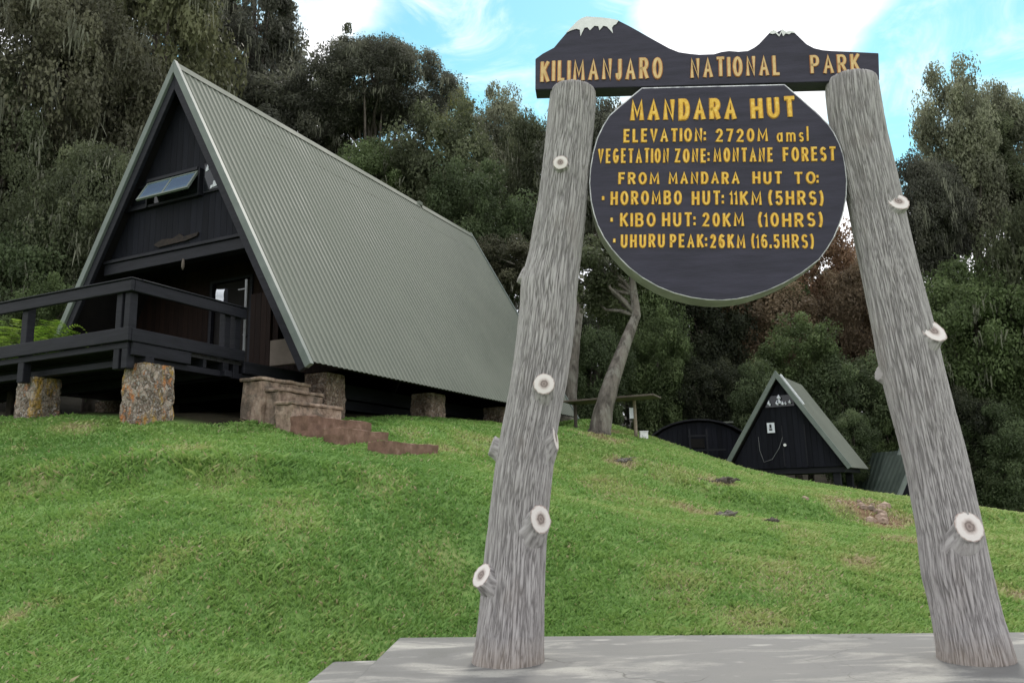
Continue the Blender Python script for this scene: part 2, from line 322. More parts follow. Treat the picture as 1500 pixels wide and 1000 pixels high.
def mk_ground():
    m = mat('grassy_soil', rough=0.95, spec=0.1); nt = m.node_tree; v = coords(nt, 'Object')
    d = N(nt, 'ShaderNodeAttribute', attribute_name='dry')
    n = noise_n(nt, v, 0.8, 6, 0.6); n2 = noise_n(nt, v, 9.0, 5, 0.7)
    c = ramp_n(nt, math_n(nt, 'ADD', math_n(nt, 'MULTIPLY', n, 0.6), math_n(nt, 'MULTIPLY', n2, 0.4)), [(0.36, (0.095,0.175,0.048)), (0.52, (0.15,0.25,0.068)), (0.66, (0.22,0.28,0.10))])
    c = mix_n(nt, d.outputs['Fac'], c, ramp_n(nt, n2, [(0.3, (0.10,0.065,0.038)), (0.7, (0.27,0.18,0.11))]))
    f = N(nt, 'ShaderNodeAttribute', attribute_name='wood')  # forest floor, plus the shade painted around the large hut
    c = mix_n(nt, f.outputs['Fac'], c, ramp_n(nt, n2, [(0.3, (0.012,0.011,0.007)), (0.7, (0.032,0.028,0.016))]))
    nt.links.new(c, PB(m).inputs['Base Color']); bump_n(nt, n2, 0.6, 0.05, m); return m
M['ground'] = mk_ground()
def mk_leaf(name, translucent=0.3, rough=0.55, attr='tone', objcol=True, stops=None):
    m = bpy.data.materials.new(name); m.use_nodes = True; nt = m.node_tree; p = PB(m)
    a = N(nt, 'ShaderNodeAttribute', attribute_name=attr)
    if objcol:
        oi = N(nt, 'ShaderNodeObjectInfo')
        v = ramp_n(nt, a.outputs['Fac'], [(0.0, 0.55), (0.5, 1.3), (1.0, 2.3)])
        n = N(nt, 'ShaderNodeMix'); n.data_type = 'RGBA'; n.blend_type = 'MULTIPLY'; n.inputs[0].default_value = 1
        nt.links.new(oi.outputs['Color'], n.inputs[6]); nt.links.new(v, n.inputs[7]); c = n.outputs[2]
        c = mix_n(nt, ramp_n(nt, a.outputs['Fac'], [(0.72, 0.0), (1.0, 0.30)]), c, (0.22,0.21,0.13))
    else: c = ramp_n(nt, a.outputs['Fac'], stops)
    nt.links.new(c, p.inputs['Base Color']); p.inputs['Roughness'].default_value = rough; p.inputs['Specular IOR Level'].default_value = 0.25
    tr = N(nt, 'ShaderNodeBsdfTranslucent'); nt.links.new(c, tr.inputs[0]); mx = N(nt, 'ShaderNodeMixShader'); mx.inputs[0].default_value = translucent
    nt.links.new(p.outputs[0], mx.inputs[1]); nt.links.new(tr.outputs[0], mx.inputs[2])
    nt.links.new(mx.outputs[0], nt.nodes['Material Output'].inputs[0]); return m
M['leaf'] = mk_leaf('tree_leaves', 0.48)
M['lichen'] = mk_leaf('beard_lichen', 0.35, 0.9, objcol=False, stops=[(0.0, (0.12,0.125,0.09)), (0.6, (0.25,0.255,0.19)), (1.0, (0.36,0.36,0.28))])
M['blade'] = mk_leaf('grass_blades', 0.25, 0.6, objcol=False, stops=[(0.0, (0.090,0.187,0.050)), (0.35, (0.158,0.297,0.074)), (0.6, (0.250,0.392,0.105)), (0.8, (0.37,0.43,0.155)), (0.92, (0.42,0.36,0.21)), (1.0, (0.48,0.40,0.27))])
M['fern'] = mk_leaf('fern_fronds', 0.35, 0.5, objcol=False, stops=[(0.0, (0.14,0.27,0.03)), (0.6, (0.32,0.50,0.07)), (1.0, (0.48,0.60,0.12))])
def lich(nt, v, c): return mix_n(nt, ramp_n(nt, noise_n(nt, v, 4.0, 6, 0.7), [(0.5, 0.0), (0.6, 0.7)]), c, (0.24,0.23,0.2))
M['bark'] = noisy('forest_bark', [(0.3, (0.045,0.038,0.032)), (0.7, (0.14,0.12,0.10))], 7.0, (1,1,0.35), rough=0.95, bump=0.8, bdist=0.05, bscale=9)
M['bark_pale'] = noisy('mottled_pale_bark', [(0.3, (0.03,0.026,0.022)), (0.6, (0.17,0.15,0.13))], 5.0, (1,1,0.4), rough=0.95, bump=0.8, bdist=0.05, bscale=9, extra=lich)

# ------------------------------------------------------------------ terrain
YAW = R(25.4); ORG = np.array([-6.67, 15.0, 0.0])
HD = np.array([math.sin(YAW), math.cos(YAW), 0]); HN = np.array([math.cos(YAW), -math.sin(YAW), 0])
def HW(n, d, z): return ORG+HN*n+HD*d+np.array([0, 0, z])
ctl = []
def cp(p): ctl.append(p)
for x, y, z in ((0,3,-.12),(-1.6,4.5,-.14),(2,3,-.12),(5,4,-.1),(0,6,-.10),(3.5,6,-.06),(-1.4,6.2,-.12),(-1.4,6.65,-.08),(-1.15,6.75,-.05),(-1.85,6.6,0.0),(-1.75,5.9,-.12),(5,6.4,-.05),(1,7.0,-.03),(3,6.8,-.03),(-1,7.2,-.04)): cp((x,y,z))
for px, py, Y in ((0,985,5.4),(250,985,5.5),(0,860,6.8),(250,850,6.9),(500,850,7.0),
                  (0,700,9.5),(250,692,9.6),(450,690,10.0),(640,690,10.6),(600,760,9.0),(900,830,8.6),(1100,800,9.6),(1300,800,10.0),(1480,800,10),
                  (900,740,12.5),(1100,755,13),(1300,770,13.5),(1480,775,13),
                  (750,640,16.5),(850,618,25),(880,632,21.5),(960,652,21),(1070,684,21.5),(1160,703,21),(1270,726,22),(1440,745,21),(1500,754,20)): cp(at(px,py,Y))
for n, d, z in ((2.4,-2.3,2.27),(0.1,-2.3,2.46),(-3,-2.4,2.62),(-7,-2.6,2.8),(3,1,2.56),(3,5.2,2.84),(3.3,12.3,3.15),(-3,5,3.0),(-3,12,3.6),(5.6,-0.2,1.74),(4.4,0.2,2.0),(3.6,-0.6,2.2)): cp(HW(n,d,z))
for x, y, z in ((5,30,1.9),(10,30,0.6),(15,30,0.1),(22,26,-0.6),(0,32,3.6),(-12,34,5),(-25,35,7),(-22,14,3.2),(-15,6,1.0),(-40,10,4),(-40,80,16),(0,90,12),(50,80,2),(40,20,-2.5),(12,5,-0.4),(20,12,-.8),
                (0,-20,-1.5),(-40,-25,-1),(40,-25,-3),(-12,-4,-.3),(10,-3,-.6),(-300,300,25),(300,300,5),(0,400,30),(-300,-200,-5),(300,-200,-8),(0,-3,-.4)): cp((x,y,z))
ctl = np.array(ctl, float)
def kern(r): return np.sqrt(r*r+1.2**2)
def fit_rbf():
    P = ctl[:, :2]; n = len(P); K = kern(np.linalg.norm(P[:,None]-P[None], axis=2))+np.eye(n)*(-0.02)
    A = np.zeros((n+3, n+3)); A[:n,:n] = K; A[:n,n] = 1; A[:n,n+1:] = P; A[n,:n] = 1; A[n+1:,:n] = P.T
    return np.linalg.solve(A, np.concatenate([ctl[:,2], np.zeros(3)]))
RB = fit_rbf()
def vnoise(x, y, s, seed=0):
    """smooth value noise, vectorised"""
    x = np.asarray(x, float)/s; y = np.asarray(y, float)/s; xi = np.floor(x); yi = np.floor(y); fx = x-xi; fy = y-yi
    fx = fx*fx*(3-2*fx); fy = fy*fy*(3-2*fy)
    def h(a, b):
        q = np.sin(a*127.1+b*311.7+seed*74.7)*43758.5453; return q-np.floor(q)
    return (h(xi,yi)*(1-fx)+h(xi+1,yi)*fx)*(1-fy)+(h(xi,yi+1)*(1-fx)+h(xi+1,yi+1)*fx)*fy
def zt(x, y, fine=True):
    x = np.atleast_1d(np.asarray(x, float)); y = np.atleast_1d(np.asarray(y, float)); out = np.zeros(x.shape)
    xf, yf = x.ravel(), y.ravel(); o = np.zeros(len(xf)); n = len(ctl)
    for i in range(0, len(xf), 20000):
        q = np.stack([xf[i:i+20000], yf[i:i+20000]], 1)
        o[i:i+20000] = kern(np.linalg.norm(q[:,None]-ctl[None,:,:2], axis=2))@RB[:n]+RB[n]+q@RB[n+1:]
    z = o.reshape(x.shape)
    amp = np.clip((y-6.9)/2.0, 0, 1)*np.clip((70-np.hypot(x,y))/40, 0, 1)
    yl = 9.55+0.10*np.sin(x*1.3)+0.25*(vnoise(x, y, 1.7, 3)-.5)+0.07*(x+4)   # small bank across the lawn
    wl = np.clip((-0.6-x)/2.2, 0, 1)*np.clip((x+14)/4, 0, 1)
    z = z+0.11*np.tanh((y-yl)/0.16)*wl*np.exp(-((y-yl)/1.6)**2)
    yl2 = 15.2+0.5*np.sin(x*0.9)+0.8*(vnoise(x, y, 2.1, 9)-.5)
    w2 = np.clip((x-2.0)/2.0, 0, 1)*np.clip((12-x)/3, 0, 1)
    z = z+0.14*np.tanh((y-yl2)/0.25)*w2*np.exp(-((y-yl2)/1.8)**2)
    if fine: z = z+amp*((vnoise(x, y, 1.9, 1)-.5)*0.10+(vnoise(x, y, 0.7, 2)-.5)*0.055+(vnoise(x, y, 0.28, 5)-.5)*0.03)
    return z
DRY = []                                              # bare and dry patches on the lawn: x, y, rx, ry, amount
def ground_hit(px, py):
    r = ray(px, py); prev = 3.0
    for Y in np.arange(4.0, 40.0, 0.1):
        p = r*Y+np.array([0, 0, EYE])
        if p[2] <= zt(p[0], p[1], False)[0]: return p
    return r*22+np.array([0, 0, EYE])
for px, py, wx, amt in ((1272,752,48,1.0),(1235,740,40,.6),(880,640,40,.9),(915,678,26,.8),(890,632,30,.7),(1015,752,22,.7),(1060,756,22,.6),(1052,705,22,.7),(1255,830,30,.6),(1130,768,18,.5),
                        (1110,912,50,.55),(640,662,26,.6),(600,640,30,.45),(20,905,26,.7),(80,892,14,.7),(110,628,34,.6),(25,655,16,.6),(215,652,20,.35),(280,660,30,.4),(1500,875,26,.9),(1480,640,30,.5),
                        (420,760,60,.35),(330,720,40,.3),(560,720,40,.35),(900,720,50,.4),(1000,860,60,.35),(1150,850,70,.4),(640,830,50,.25),(130,770,50,.3),(60,700,40,.3),(1330,800,40,.5),(700,650,40,.3),(980,690,40,.35),(1180,790,50,.35),(240,835,30,.35),(205,880,20,.35),(760,700,40,.2)):
    p = ground_hit(px, py); rx = wx*p[1]/FPX; DRY.append((p[0], p[1], rx, rx*1.5, amt))
def inside(poly, x, y):
    r = np.zeros(x.shape, bool); n = len(poly)
    for i in range(n):
        (x1, y1), (x2, y2) = poly[i], poly[(i+1) % n]
        c = ((y1 > y) != (y2 > y)) & (x < (x2-x1)*(y-y1)/(y2-y1+1e-12)+x1); r ^= c
    return r
def dryness(x, y):
    d = np.zeros(np.shape(x)); w = 0.55+0.9*vnoise(x, y, 0.35, 11)
    for (a, b, rx, ry, am) in DRY: d = np.maximum(d, am*np.clip(1.55-w*np.sqrt(((x-a)/rx)**2+((y-b)/ry)**2)*1.15, 0, 1))
    return d
def axis(lo, hi, dense_lo, dense_hi, step, far):
    a = list(np.arange(dense_lo, dense_hi+1e-6, step)); s = step; v = dense_hi
    while v < hi: s = min(s*1.18, far); v += s; a.append(v)
    s = step; v = dense_lo
    while v > lo: s = min(s*1.18, far); v -= s; a.insert(0, v)
    return np.array(a)
def build_ground():
    X = axis(-420, 420, -10, 13, 0.12, 40); Y = axis(-250, 560, 3.0, 27, 0.12, 40)
    gx, gy = np.meshgrid(X, Y); z = zt(gx, gy); V = np.stack([gx.ravel(), gy.ravel(), z.ravel()], 1)
    low = np.ones(gx.size, bool)
    for ox, oy in ((.13,.13),(-.13,.13),(.13,-.13),(-.13,-.13)): low &= inside(PAD, gx.ravel()+ox, gy.ravel()+oy) | inside(LEDGE, gx.ravel()+ox, gy.ravel()+oy)
    near = inside(PAD, gx.ravel(), gy.ravel()) | inside(LEDGE, gx.ravel(), gy.ravel())
    zz = np.where(low, -0.22, np.where(near, np.minimum(z.ravel(), -0.115), z.ravel())); V[:, 2] = zz
    nx, ny = len(X), len(Y); i = np.arange(ny-1)[:,None]*nx+np.arange(nx-1)[None]
    loops = np.stack([i, i+1, i+nx+1, i+nx], -1).reshape(-1)
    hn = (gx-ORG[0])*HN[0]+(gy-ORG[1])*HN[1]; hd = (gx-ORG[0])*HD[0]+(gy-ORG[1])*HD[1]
    under = np.clip(1.2-np.maximum(np.abs(hn)-2.9, 0)/0.5, 0, 1)*np.clip((hd+2.0)/0.6, 0, 1)*np.clip((13-hd)/0.6, 0, 1)  # shade beneath the hut, painted into the soil colour
    under = np.maximum(under, np.clip((2.3-hn)/.3, 0, 1)*np.clip((hd+1.9)/.5, 0, 1)*np.clip((13-hd)/.6, 0, 1)*np.clip((hn+22)/2, 0, 1))  # painted shade carried on under the deck and left of the hut
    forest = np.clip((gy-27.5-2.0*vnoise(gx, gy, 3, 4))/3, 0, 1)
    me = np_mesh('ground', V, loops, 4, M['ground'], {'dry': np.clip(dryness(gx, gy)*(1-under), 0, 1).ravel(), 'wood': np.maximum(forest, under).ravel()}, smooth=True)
    o = link('ground', me); tag(o, 'sloping grassy clearing rising to the forest edge', 'ground', kind='structure')

# concrete pad under the sign
def slab(name, poly, ztop, zbot, label):
    mb = MB(); mb.prism([(x, y, ztop) for x, y in poly], [(x, y, zbot) for x, y in poly]); o = mb.build(name, M['concrete'], bevel=0.012)
    return tag(o, label, 'pavement', kind='structure')
pA = atz(585,933,0); pB = atz(1380,926,0); pC = atz(515,1000,0)
tB = (pB-pA)/np.linalg.norm(pB-pA); tL = (pC-pA)/np.linalg.norm(pC-pA)
PAD = [tuple((pA+tL*5.0)[:2]), tuple((pA+tL*5+tB*6.2)[:2]), tuple((pA+tB*6.2)[:2]), tuple(pA[:2])]
slab('concrete_pavement', PAD, 0.0, -0.45, 'pale weathered concrete pad carrying the sign')
qA = atz(488,968,-.09); qB = atz(553,966,-.09); qC = atz(448,1000,-.09); tq = (qC-qA)/np.linalg.norm(qC-qA)
qE = pA+tL*((qA-pA)@tL/1.0)
edge = lambda t: pA+tL*t-tB*0.012
slab('concrete_step_pavement', [tuple((qA+tq*4)[:2]), tuple(edge(4.9)[:2]), tuple(edge((qB-pA)@tL)[:2]), tuple(qA[:2])], -0.09, -0.5, 'lower concrete ledge along the left side of the pad')

# grass blades (nobody could count them)
LEDGE = [tuple((qA+tq*4)[:2]), tuple(edge(4.9)[:2]), tuple(edge((qB-pA)@tL)[:2]), tuple(qA[:2])]
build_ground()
STEPS = [(2.65,3.15,-0.5,0.85,3.15),(3.15,3.5,-0.42,0.75,2.93),(3.5,3.8,-0.52,0.82,2.68)]
def build_grass(n=950000):
    rng = np.random.default_rng(7)
    t = rng.random(n); Y = 4.2*(27.0/4.2)**(t**0.92)                    # roughly even in the picture
    X = Y*(rng.random(n)*2.25-1.1)*0.85
    X += rng.normal(0, 0.02, n)
    keep = ~inside(PAD, X, Y) & ~inside(LEDGE, X, Y)
    hn = (X-ORG[0])*HN[0]+(Y-ORG[1])*HN[1]; hd = (X-ORG[0])*HD[0]+(Y-ORG[1])*HD[1]
    keep &= ~((np.abs(hn) < 2.9) & (hd > -2.0) & (hd < 12.6))
    keep &= ~((hn < 2.2) & (hd > -1.9) & (hd < 13))
    dr = dryness(X, Y); keep &= rng.random(n) > dr*0.85
    clump = vnoise(X, Y, 0.22, 21); keep &= rng.random(n) < 0.35+0.9*clump
    X, Y, dr, clump = X[keep], Y[keep], dr[keep], clump[keep]; n = len(X)
    Z = zt(X, Y)
    big = vnoise(X, Y, 1.3, 31)*0.6+vnoise(X, Y, 3.5, 32)*0.4
    h = (0.011+0.020*rng.random(n)**1.5)*(0.55+0.9*clump)*(0.7+0.6*big)
    h *= np.where(rng.random(n) < 0.02, 1.9, 1.0)
    yl = 9.55+0.10*np.sin(X*1.3)+0.07*(X+4)
    h *= 1+1.0*np.exp(-((Y-yl)/0.35)**2)*np.clip((-1-X)/2, 0, 1)          # longer on the bank
    w = (0.0022+0.0010*Y)*(0.7+0.6*rng.random(n)); h = h+0.0016*Y
    a = rng.random(n)*2*np.pi; lean = (0.3+1.5*rng.random(n))*h
    dx, dy = np.cos(a), np.sin(a); b = a+np.pi/2+rng.normal(0, .5, n); sx, sy = np.cos(b)*w, np.sin(b)*w
    P0 = np.stack([X-sx, Y-sy, Z-0.01], 1); P1 = np.stack([X+sx, Y+sy, Z-0.01], 1)
    P2 = np.stack([X+dx*lean*.45+sx*.7, Y+dy*lean*.45+sy*.7, Z+h*.7], 1); P3 = np.stack([X+dx*lean, Y+dy*lean, Z+h], 1)
    V = np.stack([P0, P1, P2, P3], 1).reshape(-1, 3)
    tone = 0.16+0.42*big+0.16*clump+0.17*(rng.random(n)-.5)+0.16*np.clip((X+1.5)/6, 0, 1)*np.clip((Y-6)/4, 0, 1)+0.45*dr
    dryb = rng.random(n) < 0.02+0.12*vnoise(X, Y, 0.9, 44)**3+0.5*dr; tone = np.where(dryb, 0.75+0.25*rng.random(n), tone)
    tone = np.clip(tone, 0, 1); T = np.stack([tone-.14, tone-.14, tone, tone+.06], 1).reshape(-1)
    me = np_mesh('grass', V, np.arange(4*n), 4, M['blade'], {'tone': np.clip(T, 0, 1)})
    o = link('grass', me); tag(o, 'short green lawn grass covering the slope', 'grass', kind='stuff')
build_grass()

# ------------------------------------------------------------------ the sign
SGN = np.array([0.103, 1.0, 0.0]); SGN /= np.linalg.norm(SGN)           # away from the viewer
STX = np.array([SGN[1], -SGN[0], 0.0])
SP0 = np.array([0.0, 5.79, 0.0])
def pl(px, py, off=0.0):
    """point of the sign's own plane (off metres behind it)"""
    r = ray(px, py); o = np.array([0, 0, EYE]); t = ((SP0+SGN*off-o)@SGN)/(r@SGN); return o+r*t
sign = empty('park_sign', tuple(pl(1080, 976)*np.array([1, 1, 0])))
tag(sign, 'tall wooden park sign with carved mountain board and round board between two log posts', 'sign')
sgl = np.array(sign.location)
def sgn_build(mb, name, mats, parent=None, **kw):
    mb.v = [tuple(np.array(q)-sgl) for q in mb.v]; return mb.build(name, mats, parent or sign, **kw)

def log_post(rows, stubs, seed, label):
    rows = np.array(rows, float); ys = rows[:,0]
    A = np.array([pl(l, y) for y, l, r in rows]); B = np.array([pl(r, y) for y, l, r in rows])
    C = (A+B)/2; Rr = np.linalg.norm(B-A, axis=1)/2*0.985
    L = np.concatenate([[0], np.cumsum(np.linalg.norm(np.diff(C, axis=0), axis=1))])
    nr, na = int(L[-1]/0.0090), 340; t = np.linspace(0, L[-1], nr)
    def sm(v): # smooth interpolation
        q = np.interp(t, L, v); k = 13; ker = np.hanning(k+2)[1:-1]; ker /= ker.sum(); return np.convolve(np.pad(q, k//2, mode='edge'), ker, 'valid')
    cx, cy, cz, rr = sm(C[:,0]), sm(C[:,1]), sm(C[:,2]), sm(Rr)
    T = np.stack([np.gradient(cx), np.gradient(cy), np.gradient(cz)], 1); T /= np.linalg.norm(T, axis=1)[:,None]
    V = []; bark = []; grv = []
    e2 = -SGN
    for i in range(nr):
        e1 = np.cross(e2, T[i]); e1 /= np.linalg.norm(e1); base = np.array([cx[i], cy[i], cz[i]]); h = t[i]
        edge_ = min(1.0, (t[i])/0.05) if t[i] < 0.05 else 1.0                # rounded shoulder at the top
        for k in range(na):
            th = 2*math.pi*k/na; ct, st = math.cos(th), math.sin(th)
            tw = 0.25*math.sin(h*1.1+seed)+0.12*math.sin(h*3.1+th)
            c2, s2 = math.cos(th+tw*0.25), math.sin(th+tw*0.25)
            n1 = mnoise.noise(Vector((c2*9.5+seed*9, s2*9.5, h*2.3)))
            n2 = mnoise.noise(Vector((c2*18+seed*3, s2*18, h*4.2)))
            n3 = mnoise.noise(Vector((ct*1.1, st*1.1+seed, h*1.6)))
            rid = abs(n1)*1.3+abs(n2)*0.7
            gq = max(0.0, 1-abs(n1)*6.5, 0.8*(1-abs(n2)*5.0)); d = 0.004-0.013*gq+0.014*n3
            r_ = (rr[i]+d)*(0.80+0.20*math.sqrt(1-(1-edge_)**2))
            V.append(base+(e1*ct+e2*st)*r_); bark.append((c2*0.70, s2*0.70, h*0.33)); grv.append(gq*0.7)
    V = np.array(V); nv = len(V)
    i = np.arange(nr-1)[:,None]*na; k = np.arange(na)[None]; k2 = (k+1) % na
    loops = np.stack([i+k, i+na+k, i+na+k2, i+k2], -1).reshape(-1)
    # top closed by a fan of quads to a raised centre
    top = np.array([cx[0], cy[0], cz[0]+0.012]); V = np.vstack([V, top[None]]); bark.append((0,0,0)); grv.append(0)
    kk = np.arange(0, na, 2); fan = np.stack([np.full(len(kk), nv), kk, (kk+1) % na, (kk+2) % na], -1).reshape(-1)
    loops = np.concatenate([loops, fan])
    me = np_mesh('post', V-sgl, loops, 4, M['post'], {'bark': np.array(bark), 'groove': np.array(grv)}, smooth=True)
    o = link('post', me, sign); o['label'] = label
    for (px, py, rp, nrm, ln, white) in stubs:
        p = pl(px, py); j = int(np.argmin(np.abs(cz-p[2]))); c = np.array([cx[j], cy[j], cz[j]]); rad = rp/FPX*5.75
        l = (p-c)@STX; dist = rr[j]+ln
        toward = math.sqrt(max(dist**2-l**2, 0.02**2)) if abs(l) < rr[j] else (0.06 if nrm[2] > 0.2 else -0.04)
        if white and nrm[2] > 0.3: toward = max(toward, 0.145)
        tip = p-SGN*toward
        o0 = np.array([0, 0, EYE]); rr_ = ray(px, py); tip = o0+rr_*(((SP0-SGN*toward-o0)@SGN)/(rr_@SGN))
        root = c+(tip-c)*0.42+np.array([0, 0, -0.07-0.25*rad]); ax = tip-root; ln_ = np.linalg.norm(ax); ax /= ln_
        nv_ = STX*nrm[0]+np.array([0, 0, nrm[1]])-SGN*nrm[2]; nv_ = nv_/np.linalg.norm(nv_)
        f1 = np.cross(nv_, [0.1, 0.05, 1.0]); f1 /= np.linalg.norm(f1); f2 = np.cross(f1, nv_)
        g1 = f1-ax*(f1@ax); g1 /= np.linalg.norm(g1); g2 = np.cross(g1, ax)
        if g2@f2 < 0: g2 = -g2
        ns, nk = 14, 40; SV = []; bk = []; gv = []; rg = []
        for a in range(ns):
            s = a/(ns-1); ctr = root+(tip-root)*s; fl = 1.55-0.55*min(1, s*1.25)**0.7
            for k_ in range(nk):
                th = 2*math.pi*k_/nk; e = (1-s**2)
                v1 = (g1*e+f1*(1-e)); v2 = (g2*e+f2*(1-e))
                nz = mnoise.noise(Vector((math.cos(th)*3.3+px, math.sin(th)*3.3, s*1.2))); r_ = rad*fl*(1+0.10*abs(nz)*2-0.05)
                SV.append(ctr+(v1*math.cos(th)+v2*math.sin(th))*r_); bk.append((math.cos(th)*.25+px, math.sin(th)*.25, s*.05)); gv.append(max(0, 1-abs(nz)*5)*0.7); rg.append(1.0)
        fs = []; ms = []
        for a in range(ns-1):
            for k_ in range(nk): fs.append((a*nk+k_, a*nk+(k_+1) % nk, (a+1)*nk+(k_+1) % nk, (a+1)*nk+k_)); ms.append(0)
        b0 = len(SV)
        for q in (0.9, 0.66, 0.4, 0.16):
            for k_ in range(nk):
                th = 2*math.pi*k_/nk; SV.append(tip+(f1*math.cos(th)+f2*math.sin(th))*rad*q*1.0+nv_*(0.003 if q < .9 else 0.0)); bk.append((0,0,0)); gv.append(0); rg.append(q)
        SV.append(tip+nv_*0.003); bk.append((0,0,0)); gv.append(0); rg.append(0.0)
        prev = (ns-1)*nk
        for q in range(4):
            cur = b0+q*nk
            for k_ in range(nk): fs.append((prev+k_, prev+(k_+1) % nk, cur+(k_+1) % nk, cur+k_)); ms.append(1)
            prev = cur
        for k_ in range(nk): fs.append((prev+k_, prev+(k_+1) % nk, len(SV)-1)); ms.append(1)
        mb = MB(); mb.v = [tuple(q-sgl) for q in SV]; mb.f = fs; mb.m = ms
        so = mb.build('branch_stub', [M['post'], M['cut'] if white else M['post']], o, smooth=True)
        m_ = so.data
        for nm, arr, ty, ky in (('bark', np.array(bk).ravel(), 'FLOAT_VECTOR', 'vector'), ('groove', np.array(gv), 'FLOAT', 'value'), ('ringr', np.array(rg), 'FLOAT', 'value')):
            aa = m_.attributes.new(nm, ty, 'POINT'); aa.data.foreach_set(ky, arr.astype(np.float32))
    return o
LP = [(129,807,873),(150,805,873),(200,801,868),(300,788,859),(340,781,855),(375,775,851),(400,768,849),(420,763,847),(450,762,845),(500,756,838),(560,747,829),(600,741,822),(640,734,815),(700,724,808),(760,717,803),(840,708,799),(900,701,797),(950,694,796),(985,688,798)]
RP = [(114,1211,1282),(130,1209,1286),(160,1212,1291),(200,1220,1298),(300,1243,1320),(400,1264,1345),(500,1283,1373),(600,1306,1396),(700,1330,1420),(780,1345,1440),(840,1352,1452),(870,1360,1458),(900,1366,1465),(950,1374,1480),(984,1376,1489)]
log_post(LP, [(821,238,11.5,(-.1,.1,1),.03,1),(797,562,15.5,(.02,.12,1),.03,1),(792,760,20,(.72,.12,.62),.03,1),(705,842,18,(-.62,.5,.6),.065,1),(720,652,15,(-.9,.35,.2),.03,0),(814,640,19,(.97,.12,.12),.008,1),(762,402,13,(-.8,.4,.2),.0,0)], 1.0,
         'grey log post with five pale branch cuts, the slimmer one')
log_post(RP, [(1316,295,16,(.2,.5,1.0),.05,1),(1367,484,20,(.35,.55,.9),.05,1),(1420,771,20.5,(.22,.28,.93),.055,1),(1288,545,12,(-.9,.3,.2),.0,0),(1416,672,10,(.9,.3,.2),.0,0)], 5.0,
         'thicker grey log post leaning inward under the word PARK')

